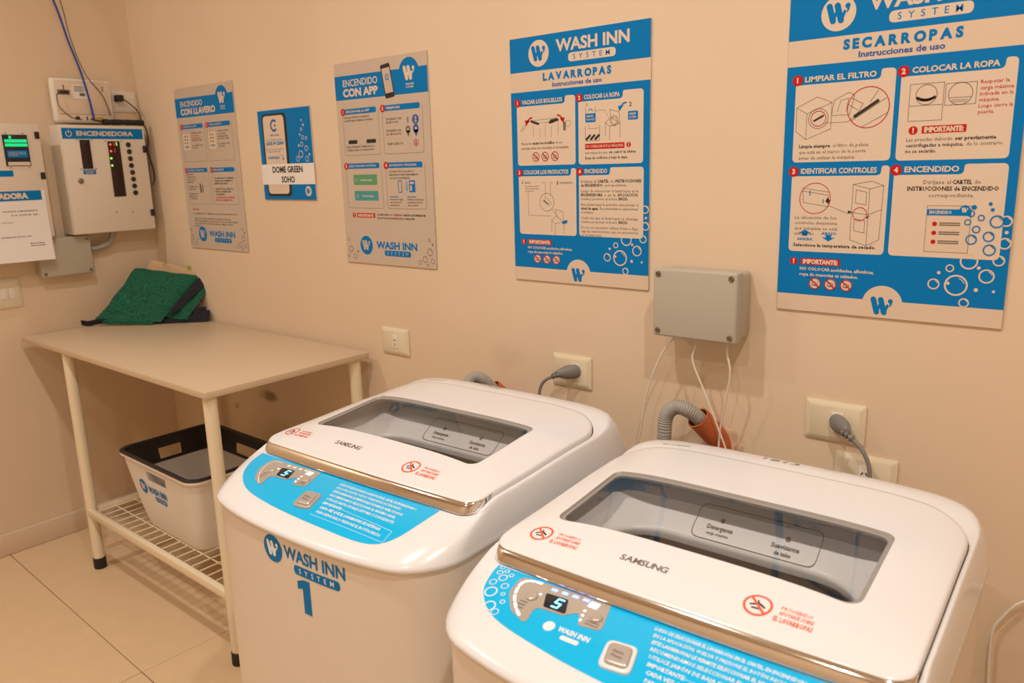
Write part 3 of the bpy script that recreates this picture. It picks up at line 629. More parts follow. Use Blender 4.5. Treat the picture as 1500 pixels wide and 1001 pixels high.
    a = Art(); a.rect(26.6, 13.0, 33.6, 21.2, 0, Z2); nb = a.build('small_notice', M_BOARD, P[3], X); a = Art(); a.stroke([(26.6, 13.0), (33.6, 13.0), (33.6, 21.2), (26.6, 21.2), (26.6, 13.0)], .08, Z2 + .0001); a.build('notice_outline', M_LINE, nb, X)
    a = Art(); a.rect(26.6, 19.5, 33.6, 20.6, 0, Z3); a.disc(32.6, 20.5, .85, 20, Z3 + .0001); a.build('notice_band', M_BLUE, nb, X)
    a = Art(); a.text('ENCENDIDO', 27.0, 19.8, .55, 3.6, .02, res=1, z=Z4); w_mark(a, 32.6, 20.5, 1.0, Z4); a.build('notice_lettering', M_PWHITE, nb, X)
    for y in (18.0, 16.4, 14.8): a = Art(); a.disc(28.0, y, .4, 16, Z3); a.build('notice_badge', M_RED, nb, X)
    a = Art(); [a.stroke([(28.8, y + d), (32.0, y + d)], .22, Z3) for y in (18.0, 16.4, 14.8) for d in (-.18, .18)]; a.build('notice_text', M_LINE, nb, X)
    bubbles(P[3], [(37.6, 18.6, 1.1), (36.6, 16.0, .9), (36.9, 13.7, 1.0), (34.6, 17.2, .65), (34.0, 15.4, .9), (35.2, 19.2, .55), (33.6, 19.9, .6), (33.2, 18.4, .55), (36.8, 20.6, .3), (36.4, 21.6, .3), (34.0, 21.0, .4)], M_BLUE, X, Z4, .14)
big_poster(1.960, 1.108, 1.0, 'LAVARROPAS', 'blue and white washing machine instruction poster titled LAVARROPAS', [('VACIAR LOS BOLSILLOS', 14.6), ('COLOCAR LA ROPA', 12), ('COLOCAR LOS PRODUCTOS', 16.1), ('ENCENDIDO', 8.6)], fill_wash)
big_poster(2.666, 1.094, 1.02, 'SECARROPAS', 'blue and white dryer instruction poster titled SECARROPAS, top cut by the frame', [('LIMPIAR EL FILTRO', 15.1), ('COLOCAR LA ROPA', 15.6), ('IDENTIFICAR CONTROLES', 16.2), ('ENCENDIDO', 11)], fill_dry)

def grey_poster(x, z, head, label, tabs, fill):
    t = poster_base('instruction_poster', label, x, z, .4, .6, M_BOARDG); X = pxf()
    arc = [(32.7 + 4.1 * math.cos(math.radians(k)), 54.9 + 4.1 * math.sin(math.radians(k))) for k in range(18, 163, 9)]
    a = Art(); a.poly([(0, 49.4), (40, 49.2), (40, 56.2)] + arc + [(0, 56.4)]); hb = a.build('header_band', M_BLUE, t, X)
    a = Art(); a.text('ENCENDIDO', 3.8, 53.2, 1.9, 15.6, .005, res=3, z=Z1); a.text(head, 3.6, 50.3, 2.1, 15.8 if 'APP' in head else 24.2, .024, res=3, z=Z1); a.build('lettering', M_PWHITE, hb, X)
    a = Art(); w_mark(a, 32.8, 54.8, 4.6, Z1); a.text('WASH INN', 31.1, 51.6, .5, 3.4, .02, res=1, z=Z1); a.text('SYSTEM', 31.3, 50.8, .45, 3.0, .02, res=1, z=Z1); a.build('logo_mark', M_PWHITE, hb, X)
    geo = [(2.4, 18.0, 33.0, 46.8), (20.4, 36.4, 33.0, 46.8), (2.2, 18.0, 17.1, 30.7), (20.5, 36.3, 17.1, 30.6)]
    P = []
    for k, (x0, x1, y0, y1) in enumerate(geo):
        a = Art(); a.rect(x0 + .2, y1 - 1.7, x1, y1 - .1, .5, Z1); p = a.build('heading_tab', M_BLUE, t, X); P.append(p)
        a = Art(); a.text(tabs[k], x0 + 1.9, y1 - 1.2, .62, min(len(tabs[k]) * .68, 12.6), .02, res=1, z=Z2); a.build('tab_lettering', M_PWHITE, p, X)
        badge(p, x0 + .5, y1 - .9, str(k + 1), X, 1.05, Z2)
        a = Art(); pts = rpoly([(x0 + .3, y1 - 1.8), (x0 + .3, y0), (x1 + .9, y0), (x1 + .9, y1 - .8)], [0, .9, .9, 0]); a.stroke(pts, .09, Z1); a.build('panel_outline', M_LINE, p, X)
    a = Art(); a.disc(9.8, 5.7, 2.9, 34, Z1); d = a.build('logo_disc', M_BLUE, t, X)
    a = Art(); w_mark(a, 9.8, 5.7, 3.6, Z2); a.build('logo_mark', M_BOARDG, d, X)
    a = Art(); a.text('WASH INN', 14.4, 5.0, 2.0, 18.0, .02, res=3, z=Z1); a.build('foot_lettering', M_BLUE, t, X)
    a = Art(); a.rect(18.0, 2.8, 29.6, 4.5, .8, Z1); d = a.build('lettering_pill', M_BLUE, t, X)
    a = Art(); a.text('SYSTEM', 19.2, 3.2, .95, 9.2, 0, sp=1, z=Z2); a.build('pill_lettering', M_BOARDG, d, X)
    bubbles(t, [(2.2, 4.2, 1.0), (4.2, 2.0, .8), (.9, 2.0, .5), (1.4, 7.2, .5), (5.6, 3.6, .35), (35.5, 2.6, 1.0), (37.6, 4.8, 1.1), (38.6, 2.2, .8), (37.6, 8.2, .5), (38.8, 7.0, .4), (33.4, 1.6, .7), (36.6, .9, .5)], M_LINE, X, Z1, .1)
    fill(P, X, t)
def fill_app(P, X, t):
    a = Art(); lines(a, 3.2, 43.9, .58, .95, [('SIGA LAS INSTRUCCIONES DE', 11.6), ('LA APP PARA CREAR EL USUARIO', 13.2)], z=Z1); lines(a, 3.5, 35.2, .58, .95, [('SERÁ NECESARIO TENER DATOS', 12.8), ('Y SEÑAL PARA SU VALIDACIÓN', 12.4)], z=Z1); a.build('body_lettering', M_INK, P[0], X)
    a = Art(); a.rect(4.6, 36.4, 8.7, 37.5, .2, Z1); a.build('store_badge', M_BLACK, P[0], X); a = Art(); a.rect(13.0, 36.4, 17.2, 37.5, .2, Z1); a.build('store_badge', M_BLACK, P[0], X)
    a = Art(); lines(a, 22.2, 42.5, .58, .95, [('ENCENDIDO DEL', 6.6), ('BLUETOOTH', 5.0)], z=Z1); lines(a, 22.0, 39.2, .58, .95, [('ENCENDIDO DE', 6.2), ('LA UBICACIÓN', 6.2)], z=Z1); a.text('TENER CRÉDITOS', 22.0, 35.5, .58, 7.0, 0, res=1, z=Z1); a.build('body_lettering', M_INK, P[1], X)
    a = Art(); a.disc(34.4, 42.2, 1.35, 24, Z1); a.poly([(34.4, 37.4), (35.5, 39.4), (33.3, 39.4)], Z1); a.ring(34.4, 39.7, 1.15, .65, 22, Z1); a.build('blue_icon', M_DBLUE, P[1], X)
    a = Art(); a.stroke([(34.0, 41.6), (34.9, 42.6), (34.4, 43.1), (34.4, 41.2), (34.9, 41.7), (34.0, 42.7)], .16, Z2); a.build('white_icon', M_PWHITE, P[1], X)
    a = Art(); a.poly([(31.2, 37.4), (32.1, 39.2), (30.3, 39.2)], Z1); a.ring(31.2, 39.6, 1.0, .6, 20, Z1); a.stroke([(30.9, 41.7), (31.6, 42.6), (31.2, 43.0), (31.2, 41.3), (31.6, 41.8), (30.9, 42.6)], .14, Z1); a.build('grey_icon', M_LINE, P[1], X)
    a = Art(); a.ring(34.2, 35.8, 1.0, .22, 22, Z1); a.text('$', 34.2, 35.4, .8, None, .03, 'C', z=Z1); a.build('red_icon', M_RED, P[1], X)
    a = Art(); a.rect(5.8, 24.1, 16.6, 27.2, 0, Z1); a.build('green_button', mat('green_print', (.10, .34, .16), .45), P[2], X)
    a = Art(); a.rect(5.8, 19.4, 16.8, 22.3, 0, Z1); a.build('teal_button', mat('teal_print', (.06, .32, .34), .45), P[2], X)
    a = Art(); a.text('Lavarropas', 9.0, 25.3, .7, 5.2, .01, res=1, z=Z2); a.text('Secarropas', 9.4, 20.5, .7, 5.2, .01, res=1, z=Z2)
    for y in (25.6, 20.8): a.ring(7.2, y, .6, .12, 4, Z2)
    a.build('button_lettering', M_PWHITE, P[2], X)
    a = Art(); lines(a, 22.2, 27.6, .55, .95, [('ACTIVE TODOS LA APP LA', 10.4), ('MÁQUINA DONDE PREVIAMENTE', 12.2), ('COLOCÓ SUS PRENDAS', 8.6)], z=Z1); lines(a, 21.9, 19.6, .5, .85, [('Seleccione el equipo', 5.8), ('que desea y la', 5.0), ('activación', 4.0)], z=Z1); lines(a, 29.4, 19.6, .5, .85, [('Diríjase a la máquina', 6.6), ('y presione el botón', 6.2), ('de encendido', 4.4)], z=Z1); a.build('body_lettering', M_INK, P[3], X)
    a = Art(); a.rect(30.4, 21.9, 32.9, 25.3, .2, Z1); a.ring(27.9, 23.6, 1.4, .2, 10, Z1, -.8, .8); a.ring(27.9, 23.6, 2.0, .2, 10, Z1, -.8, .8); a.stroke([(25.8, 25.2), (27.2, 25.2), (27.2, 21.9), (25.8, 21.9), (25.8, 25.2)], .22, Z1); a.text('Lavarropas', 21.9, 20.4, .45, 3.6, .02, res=1, z=Z1); a.text('Secarropas', 29.4, 20.4, .45, 3.6, .02, res=1, z=Z1); a.build('blue_icon', M_BLUE, P[3], X)
    a = Art(); a.rect(30.8, 24.2, 32.4, 24.9, 0, Z2); a.rect(30.8, 22.3, 31.6, 23.8, 0, Z2); a.build('machine_drawing', M_BOARDG, P[3], X)
    a = Art(); a.disc(4.9, 14.9, .75, 20, Z1); a.build('warning_badge', M_RED, t, X); a = Art(); a.text('NO COMENZARÁ', 21.4, 14.95, .55, 5.6, .02, res=1, z=Z1); a.build('red_lettering', M_RED, t, X); a = Art(); a.rect(6.2, 14.2, 14.7, 15.6, .2, Z1); b = a.build('warning_bar', M_RED, t, X)
    a = Art(); a.text('!', 4.9, 14.5, .8, None, .03, 'C', z=Z2); a.text('IMPORTANTE', 6.8, 14.5, .75, 7.2, .03, z=Z2); a.build('warning_lettering', M_PWHITE, b, X)
    a = Art(); a.text('LA MÁQUINA', 15.7, 14.95, .55, 5.2, .02, res=1, z=Z1); a.text('HASTA QUE PRESIONE', 27.4, 14.95, .55, 9.2, .02, res=1, z=Z1); a.text('EL BOTÓN DE ENCENDIDO EN LA MÁQUINA', 15.7, 13.9, .55, 16.4, .02, res=1, z=Z1); a.build('warning_text', M_INK, t, X)
    # the phone drawn across the header
    a = Art(); ph = rpoly([(22.6, 48.5), (26.5, 48.9), (24.9, 58.3), (20.9, 57.8)], .6); a.poly(ph, Z2); p = a.build('phone_print', M_BLACK, t, X)
    a = Art(); a.poly([(22.7, 49.9), (26.0, 50.2), (24.8, 57.1), (21.5, 56.8)], Z3); a.build('phone_screen', M_BOARDG, p, X)
    a = Art(); a.ring(23.8, 54.4, .9, .3, 16, Z4, .8, 5.5); a.disc(24.1, 54.4, .28, 12, Z4); a.build('screen_mark', M_BLUE, p, X)
def fill_key(P, X, t):
    for k, (x0, y0) in enumerate(((2.6, 44.0), (20.8, 44.0))):
        a = Art(); a.rect(x0 + .4, y0 - 6.6, x0 + 5.6, y0 - .6, .3, Z1); d = a.build('keypad_drawing', M_PWHITE, P[k], X)
        a = Art(); [a.disc(x0 + 2 + (j % 2) * 1.6, y0 - 1.6 - (j // 2) * 1.2, .35, 10, Z2) for j in range(6)]; a.build('keypad_dot', M_INK, d, X)
        a = Art(); a.text('WASH', x0 + 1.4, y0 - 5.8, .7, 3.0, .03, res=1, z=Z2); a.build('keypad_lettering', M_BLUE, d, X)
        a = Art(); lines(a, x0 + 6.8, y0 - .8, .5, .9, [('ACERQUE EL LLAVERO', 7.4), None, None, ('HASTA ESCUCHAR', 7.2), None, ('EL SONIDO DEL', 7.6), ('LECTOR', 4)], z=Z1); a.build('body_lettering', M_INK, P[k], X)
        a = Art(); lines(a, x0 + 6.8, y0 - 1.8, .5, .9, [('AL LECTOR DE LA', 5.4), ('ENCENDEDORA', 6.6)], z=Z1); a.build('red_lettering', M_RED if k == 0 else M_INK, P[k], X)
    a = Art(); lines(a, 3.2, 27.0, .5, .9, [('PRESIONE EL', 6.0), ('BOTÓN DE LA', 6.0), ('MÁQUINA', 4.0), None, ('Y ESPERE LA LUZ', 6.8), ('VERDE', 5.0), None, ('DIRÍJASE A LA', 6.4), ('MÁQUINA Y', 6.0), ('ENCIÉNDALA', 5.5)], z=Z1); a.stroke([(11.8, 24.6), (12.0, 21.6)], .8, Z1); a.stroke([(13.3, 24.2), (13.4, 21.6)], .5, Z1); a.build('body_lettering', M_INK, P[2], X)
    a = Art(); a.text('IMPORTANTE', 3.0, 28.0, .5, 4.4, .02, res=1, z=Z1); a.build('red_lettering', M_RED, P[2], X)
    a = Art(); lines(a, 22.2, 26.4, .55, .98, [('SI LA MÁQUINA NO COMIENZA', 13.0), ('LUEGO DE UN MINUTO', 12.4), ('REPITA EL PASO', 9.0), None, ('VERIFIQUE EL CRÉDITO', 12.0), ('DE SU LLAVERO EN', 10.4), ('LA CARGADORA', 6.0)], bold=.025, z=Z1); a.build('body_lettering', M_INK, P[3], X)
    a = Art(); lines(a, 22.2, 19.4, .55, .98, [('EL LLAVERO NO SE COMPARTE', 12.6), ('NI SE PRESTA', 11.0)], bold=.025, z=Z1); a.build('red_lettering', M_RED, P[3], X)
    a = Art(); lines(a, 4.6, 13.2, .5, .95, [('EL LAVARROPAS NO COMENZARÁ HASTA QUE PRESIONE EL BOTÓN', 30), None, ('CADA VEZ QUE EL LAVARROPAS SE DETENGA, PRESIONE', 26), ('DE NO SER NECESARIO UTILIZAR LLAVERO, SIGA LAS INSTRUCCIONES', 30.5), ('QUE SE ENCUENTRAN EN LA MÁQUINA', 27), ('INICIO', 4)], z=Z1); a.build('note_text', M_INK, t, X)
    a = Art(); a.text('IMPORTANTE', 4.5, 14.8, .5, 4.6, .02, res=1, z=Z1); a.build('note_heading', M_RED, t, X)
grey_poster(1.266, 1.1155, 'CON APP', 'greyish poster headed ENCENDIDO CON APP with a printed phone', ['DESCARGAR LA APP', 'VERIFICAR', 'SELECCIONAR OPCIÓN', 'ENCENDIDO MÁQUINA'], fill_app)
grey_poster(.302, 1.119, 'CON LLAVERO', 'greyish poster headed ENCENDIDO CON LLAVERO nearest the corner', ['IDENTIFICACIÓN', 'CARGA CRÉDITO', 'ENCENDIDO MÁQUINA', 'IMPORTANTE'], fill_key)
def square_poster():
    t = poster_base('square_poster', 'small square blue poster with a phone and a DOME GREEN SOHO strip', .840, 1.310, .29, .295, M_BOARD); X = pxf(.97)
    a = Art(); a.rect(0, 0, 29.9, 30.4); a.build('blue_field', M_BLUE, t, X)
    a = Art(); a.rect(2.2, 1.1, 16.6, 29.2, 2.0, Z1); p = a.build('phone_print', M_BLACK, t, X)
    a = Art(); a.rect(3.0, 2.0, 15.2, 28.5, 1.6, Z2); s = a.build('phone_screen', M_PWHITE, p, X)
    a = Art(); a.ring(9.3, 25.2, 2.1, .75, 24, Z3, .75, 5.53); a.disc(9.9, 25.2, .45, 14, Z3); a.text('Click \'n\' Clean', 6.7, 21.7, .6, 5.0, .02, res=1, z=Z3); a.build('screen_mark', M_DBLUE, p, X)
    a = Art(); a.text('CLICK N\' CLEAN', 3.8, 18.8, .95, 10.4, .03, z=Z3); a.text('CONOCELO', 4.2, 14.0, .8, 7.0, .02, z=Z3); a.ring(12.0, 14.1, 1.3, .25, 8, Z3, 0, 1.5); a.poly([(12.7, 14.2), (13.8, 14.2), (13.2, 13.2)], Z3); lines(a, 3.8, 20.2, .4, .7, [('USÁ LA APP PARA LAVAR', 9.5)], z=Z3); lines(a, 3.8, 17.0, .4, .8, [('DESCARGALA GRATIS', 9.8), ('Y REGISTRATE', 8.0)], z=Z3); a.build('screen_lettering', M_BLUE, p, X)
    bubbles(t, [(23.4, 15.2, 1.2), (26.6, 17.0, .9), (21.4, 13.7, .9), (24.2, 18.4, .8), (26.6, 13.6, .9), (25.0, 20.6, .7), (22.6, 18.0, .4), (26.9, 20.3, .6), (24.6, 23.2, .55), (25.8, 24.6, .4), (23.6, 21.6, .35), (28.0, 15.0, .4), (24.9, 26.2, .3)], M_PWHITE, X, Z1, .12)
    a = Art(); a.rect(-.2, 5.2, 30.1, 12.2, 0, Z3 + .0004); p = a.build('paper_strip', M_PAPER, t, X)
    a = Art(); a.text('DOME GREEN', 6.4, 9.3, 2.0, 17.4, .015, z=Z3 + .0008); a.text('SOHO', 11.3, 5.9, 2.0, 7.6, .015, z=Z3 + .0008); a.build('strip_lettering', M_BLACK, p, X)
    a = Art(); a.disc(25.9, 2.9, 1.7, 26, Z1); d = a.build('logo_disc', M_PWHITE, t, X)
    a = Art(); w_mark(a, 25.9, 2.9, 2.1, Z2); a.build('logo_mark', M_BLUE, d, X)
square_poster()

# ------------------------------------------------------------------ electrical things on the back wall
def plate(t, w, h, m, d=.009):
    V = []; 
    for (s, dd) in ((0, 0), (0, d * .45), (.006, d * .8), (.010, d)):
        V.append([Vector((p[0], -dd, p[1])) for p in rpoly([(s, s), (w - s, s), (w - s, h - s), (s, h - s)], .004, 3)])
    obj('plate', loft_me(V, cap1=True, cap0=True, sharp=30), m, t)
def outlet(name, label, x, z, sock, m=None, w=.120, h=.084):
    t = thing(name, label, 'outlet', (x, -.0006, z), 0, 'wall outlets on the back wall'); m = m or M_PLATE
    plate(t, w, h, m)
    sx = sock; box('socket_module', sx - .0115, sx + .0115, -.0108, -.008, h / 2 - .022, h / 2 + .022, M_PLATEW, t, .001)
    for dx, dz, an in ((-.004, .005, .5), (.004, .005, -.5), (0, -.008, 0)):
        o = box('socket_slot', -.0035, .0035, -.0111, -.0105, -.0012, .0012, M_BLACK, t); o.location = (sx + dx, 0, h / 2 + dz); o.rotation_euler = (0, PI / 2 + an, 0)
    return t
def screws(t, pts, y, r=.006):
    me = cyl_me(r, 0, .002, 14, .0005, 'y'); sl = box_me(-r * .8, r * .8, -.0024, -.0019, -.0008, .0008)
    for (x, z) in pts:
        s = obj('screw', me, M_SCREW, t, (x, y, z)); o = obj('slot', sl, M_BLACK, s); o.rotation_euler = (0, .6, 0)
outlet('wall_outlet', 'empty ivory wall outlet to the right of the table', 1.410, .836, .064)
outlet('wall_outlet', 'ivory wall outlet with a grey plug behind the left washing machine', 2.079, .838, .074)
outlet('wall_outlet', 'ivory wall outlet with a grey plug above the right washing machine', 2.739, .827, .066)
outlet('wall_outlet', 'low ivory wall outlet half hidden behind the right washing machine', 2.805, .725, .060)
def plug(label, x, z, pts, side):
    t = thing('power_plug', label, 'plug', (x, -.0122, z), 0, 'grey power plugs')
    L = []
    for (y, rx, rz) in ((0, .016, .018), (-.006, .018, .019), (-.018, .018, .018), (-.032, .012, .011), (-.040, .0075, .0075)):
        L.append([Vector((side * (-y) * .8 + rx * math.cos(2 * PI * k / 16), y, rz * math.sin(2 * PI * k / 16) - abs(y) * .1)) for k in range(16)])
    obj('plug_body', loft_me(L, cap0=True, cap1=True), mat('grey_plug_plastic', (.20, .19, .18), .5), t)
    P = catmull(pts, 8); obj('cord', tube_me(P, .0042, 10), mat('grey_cable', (.24, .225, .21), .5), t)
    ring = lathe_me([(.004, -.002), (.0075, -.002), (.0075, .002), (.004, .002)], 12)
    for k in (2, 5, 8):
        o = obj('strain_relief_ring', ring, M_CORDG, t, P[k]); d = (P[k + 1] - P[k - 1]).normalized(); o.rotation_mode = 'QUATERNION'; o.rotation_quaternion = d.to_track_quat('Z', 'Y')
plug('grey power plug with its cord curving left behind the left washing machine', 2.155, .884, [(-.020, -.034, -.004), (-.040, -.042, -.010), (-.070, -.045, -.030), (-.084, -.045, -.07), (-.084, -.045, -.16), (-.06, -.045, -.35)], -1)
plug('grey power plug with its cord curving right above the right washing machine', 2.806, .871, [(.020, -.034, -.006), (.042, -.042, -.014), (.070, -.045, -.042), (.082, -.045, -.09), (.080, -.045, -.2), (.06, -.045, -.4)], 1)
def junction_box(name, label, x, z, w, h, d, rotz=0, y=-.0006, loc=None, m=None, n_screws=4):
    t = thing(name, label, 'junction box', loc or (x, y, z), rotz, 'grey plastic junction boxes')
    box('body', .004, w - .004, -d * .62, 0, .004, h - .004, m or M_JBOX, t, .008, 3)
    box('lid', 0, w, -d, -d * .6, 0, h, m or M_JBOX, t, .006, 3)
    e = .013; screws(t, [(e, e), (w - e, e), (e, h - e), (w - e, h - e)], -d, .0065)
    return t
junction_box('junction_box', 'large grey junction box on the wall between the two big posters', 2.416, 1.022, .196, .152, .082)
def cable(name, label, pts, r, m, cat='cable', group=None, n=8):
    o = obj(name, tube_me(catmull(pts, 8), r, n), m); return tag(o, label, cat, group)
G = 'thin white cables below the junction box'
cable('white_cable', 'thin white cable hanging from the left of the large junction box', [(2.455, -.04, 1.035), (2.452, -.055, 1.010), (2.425, -.06, .970), (2.392, -.06, .88), (2.378, -.06, .80), (2.36, -.06, .70)], .0022, M_CORDW, group=G)
cable('white_cable', 'thin white cable hanging from the middle of the large junction box', [(2.508, -.04, 1.035), (2.508, -.055, 1.00), (2.504, -.058, .968), (2.535, -.058, .90), (2.565, -.056, .83), (2.59, -.05, .76), (2.60, -.05, .68)], .0022, M_CORDW, group=G)
cable('white_cable', 'thin white cable hanging from the right of the large junction box', [(2.580, -.04, 1.035), (2.582, -.055, 1.00), (2.592, -.058, .955), (2.580, -.050, .88), (2.568, -.045, .82), (2.565, -.05, .72)], .0022, M_CORDW, group=G)
cable('white_cable', 'white cable looping up the wall at the right frame edge', [(3.13, -.012, .25), (3.118, -.012, .40), (3.115, -.012, .505), (3.128, -.012, .546), (3.158, -.012, .59), (3.22, -.012, .62), (3.34, -.012, .625), (3.9, -.012, .60), (4.45, -.012, .62)], .003, M_CORDW)
def drain(label, plab, x, z, hose):
    t = thing('drain_pipe', plab, 'pipe', (x, 0, z), 0, 'orange drain pipes in the wall')
    ax = Vector((-.42, -.55, .72)).normalized(); base = Vector((.045, .02, -.090)); L = 0.0
    mouth = Vector((0, -.052, 0)); ln = (mouth - base).length; ax = (mouth - base).normalized()
    o = obj('pipe', lathe_me([(.0265, 0), (.0265, ln), (.0235, ln), (.0235, 0)], 24), M_PVC, t); o.location = base; o.rotation_mode = 'QUATERNION'; o.rotation_quaternion = ax.to_track_quat('Z', 'Y')
    bm = bmesh.new(); bmesh.ops.create_icosphere(bm, subdivisions=3, radius=.038)
    for v in bm.verts:
        v.co *= 1 + .45 * noise.noise(v.co * 38 + Vector((x, 0, 0))); v.co.y = -abs(v.co.y) * .22; v.co.z *= 1.15
    obj('broken_plaster', bm_mesh(bm, True), M_PLASTER, t, (.044, .003, -.070))
    h = thing('drain_hose', label, 'hose', (x, 0, z), 0, 'grey corrugated drain hoses')
    P = catmull([tuple(mouth - ax * .028), tuple(mouth + ax * .004)] + hose, 26)
    obj('corrugated_hose', tube_me(P, .0155, 16, lambda i, n: .0168 if i % 4 < 2 else .0152), M_HOSE, h)
drain('grey corrugated drain hose bent into the wall behind the right washing machine', 'orange drain pipe stub in broken plaster above the right washing machine', 2.517, .838, [(-.020, -.074, .022), (-.042, -.082, .024), (-.060, -.086, .004), (-.064, -.088, -.035), (-.064, -.088, -.10), (-.062, -.088, -.40)])
drain('grey corrugated drain hose poking up behind the left washing machine', 'orange drain pipe stub low in the wall behind the left washing machine', 1.905, .808, [(-.012, -.078, .030), (-.026, -.095, .036), (-.036, -.112, .018), (-.042, -.122, -.03), (-.042, -.124, -.10), (-.042, -.124, -.40)])

# ------------------------------------------------------------------ things on the left wall (local x runs along +y, local -y faces the room)
RZ = PI / 2
def enclosure(name, label, y, z, w, h, d, group):
    t = thing(name, label, 'control box', (.0006, y, z), RZ, group)
    box('housing', 0, w, -d + .006, 0, 0, h, M_METALBOX, t, .002)
    return t
KB = .0100
eb = enclosure('control_box', 'white metal control box with a blue ENCENDEDORA label near the corner', -.352, 1.190, .312, .404, .103, 'white metal control boxes')
def EX(u, v, z): return (u * .01, -(.1035 + z), v * .01)
dr = box('door', .001, .311, -.1035, -.0965, .002, .402, M_METALBOX, eb, .0015)
a = Art(); a.rect(.3, 35.3, 30.4, 39.2); p = a.build('blue_label', M_BLUE, eb, lambda u, v, z: EX(u, v, z + .0003))
a = Art(); a.text('ENCENDEDORA', 5.4, 36.5, 1.6, 21.2, .018, res=3); a.ring(2.7, 37.2, 1.15, .28, 24, 0, 2.1, 7.33); a.stroke([(2.7, 37.4), (2.7, 38.5)], .28); a.build('label_lettering', M_PWHITE, p, lambda u, v, z: EX(u, v, z + .0006))
for (x0, x1, y0, y1) in ((6.1, 9.8, 24.3, 35.0), (16.3, 20.9, 13.5, 34.5)):
    w = box('display_window', x0 * .01, x1 * .01, -.1055, -.1025, y0 * .01, y1 * .01, M_SCREENR, eb, .0005)
    screws(eb, [((x0 - .8) * .01, y1 * .01), ((x1 + .8) * .01, y1 * .01)], -.1035, .0022)
screws(eb, [(.053, .243), (.108, .243), (.163, .076), (.225, .074)], -.1035, .0022)
a = Art(); a.rect(6.0, 22.3, 10.6, 24.0); p = a.build('small_label', M_BLUE, eb, lambda u, v, z: EX(u, v, z + .0004))
a = Art(); a.text('LECTOR DE', 6.6, 23.3, .42, 3.4, .03, res=1); a.text('LLAVERO', 6.9, 22.6, .42, 2.8, .03, res=1); a.build('label_lettering', M_PWHITE, p, lambda u, v, z: EX(u, v, z + .0007))
led = cyl_me(.0032, 0, .0022, 14, 0, 'y')
for u, v, m in ((17.2, 33.3, M_LED_R), (17.2, 30.8, M_LED_R), (16.9, 28.1, M_LED_G), (16.9, 25.4, M_LED_G)):
    o = obj('indicator_led', led.copy(), m, eb, (u * .01, -.1055, v * .01))
a = Art(); a.rect(18.4, 32.6, 19.0, 34.2); a.rect(18.4, 30.2, 19.0, 31.8); a.build('red_digit', mat('dim_red_digit', (.3, .01, .01), .3, emit=(1, .02, .02), es=.25), eb, lambda u, v, z: EX(u, v, z + .0023))
a = Art(); a.rect(19.5, 32.9, 19.75, 34.1); a.build('green_digit', M_LED_G, eb, lambda u, v, z: EX(u, v, z + .0023))
btn = lathe_me([(.0095, 0), (.0095, .003), (.0075, .0045), (.006, .0035), (.0001, .0035)], 18)
for k in range(8):
    o = obj('push_button', btn, M_BLACK, eb, ((24.2 + .07 * k) * .01, -.1035, (33.2 - 2.64 * k) * .01)); o.rotation_euler = (PI / 2, 0, 0)
o = obj('key_lock', lathe_me([(.0105, 0), (.0105, .003), (.009, .004), (.0001, .004)], 20), M_SCREW, eb, (.046, -.1035, .199)); o.rotation_euler = (PI / 2, 0, 0)
for zz in (.315, .066): box('hinge', .298, .313, -.108, -.097, zz - .013, zz + .013, M_BLACK, eb, .001)
eb2 = enclosure('control_box', 'white metal control box with a green lit screen at the left edge', -.724, 1.190, .302, .404, .098, 'white metal control boxes')
def EY(u, v, z): return (u * .01, -(.0985 + z), v * .01)
box('door', .001, .301, -.0985, -.0915, .002, .402, M_METALBOX, eb2, .0015)
box('display_bezel', .178, .258, -.1015, -.0975, .258, .366, M_SCREEN, eb2, .001)
a = Art(); a.rect(18.3, 32.5, 25.5, 33.6); a.rect(18.3, 33.9, 25.5, 35.0); a.rect(19.8, 35.2, 20.6, 36.2); a.build('lit_screen', M_LCD, eb2, lambda u, v, z: EY(u, v, z + .0033))
a = Art(); a.rect(18.6, 28.7, 25.2, 31.2); p = a.build('screen_label', M_BLUE, eb2, lambda u, v, z: EY(u, v, z + .0033))
a = Art(); lines(a, 19.0, 30.3, .35, .55, [('ACERQUE SU LLAVERO AL', 5.6), ('LECTOR PARA CONSULTAR', 5.6), ('SU CRÉDITO', 3)], z=0); a.build('label_lettering', M_PWHITE, p, lambda u, v, z: EY(u, v, z + .0036))
a = Art(); a.rect(18.4, 26.0, 25.5, 27.2); a.build('screen_strip', M_PWHITE, eb2, lambda u, v, z: EY(u, v, z + .0033))
a = Art(); a.rect(14.8, 22.2, 19.6, 24.3); p = a.build('small_label', M_BLUE, eb2, lambda u, v, z: EY(u, v, z + .0004))
for zz in (.365, .222): box('hinge', .284, .299, -.103, -.092, zz - .012, zz + .012, M_BLACK, eb2, .001)
screws(eb2, [(.190, .371), (.245, .371), (.192, .252), (.25, .252)], -.0985, .002)
nt_ = thing('paper_notice', 'white paper notice with a blue ADORA heading hanging from the left control box', 'notice', (.0994, -.724, 1.112), RZ)
LP = []
for i in range(7):
    z = .252 * (1 - i / 6); y = -.0006 - .010 * (i / 6) ** 2 * 1.5
    LP.append([Vector((.0, y, z)), Vector((.288 - .002 * i / 6, y, z - .002))])
obj('sheet', loft_me(LP, closed=False, sharp=None), M_PAPER, nt_)
def NX(u, v, z): i = 1 - (v * .01) / .252; return (u * .01, -.0006 - .015 * i * i - .0006 - z, v * .01)
a = Art(); a.rect(2, 21.5, 27.6, 24.9); p = a.build('blue_heading', M_BLUE, nt_, NX)
a = Art(); a.text('ADORA', 13.4, 22.3, 1.75, 9.8, .04, res=3); a.build('heading_lettering', M_PWHITE, p, lambda u, v, z: NX(u, v, z + .0004))
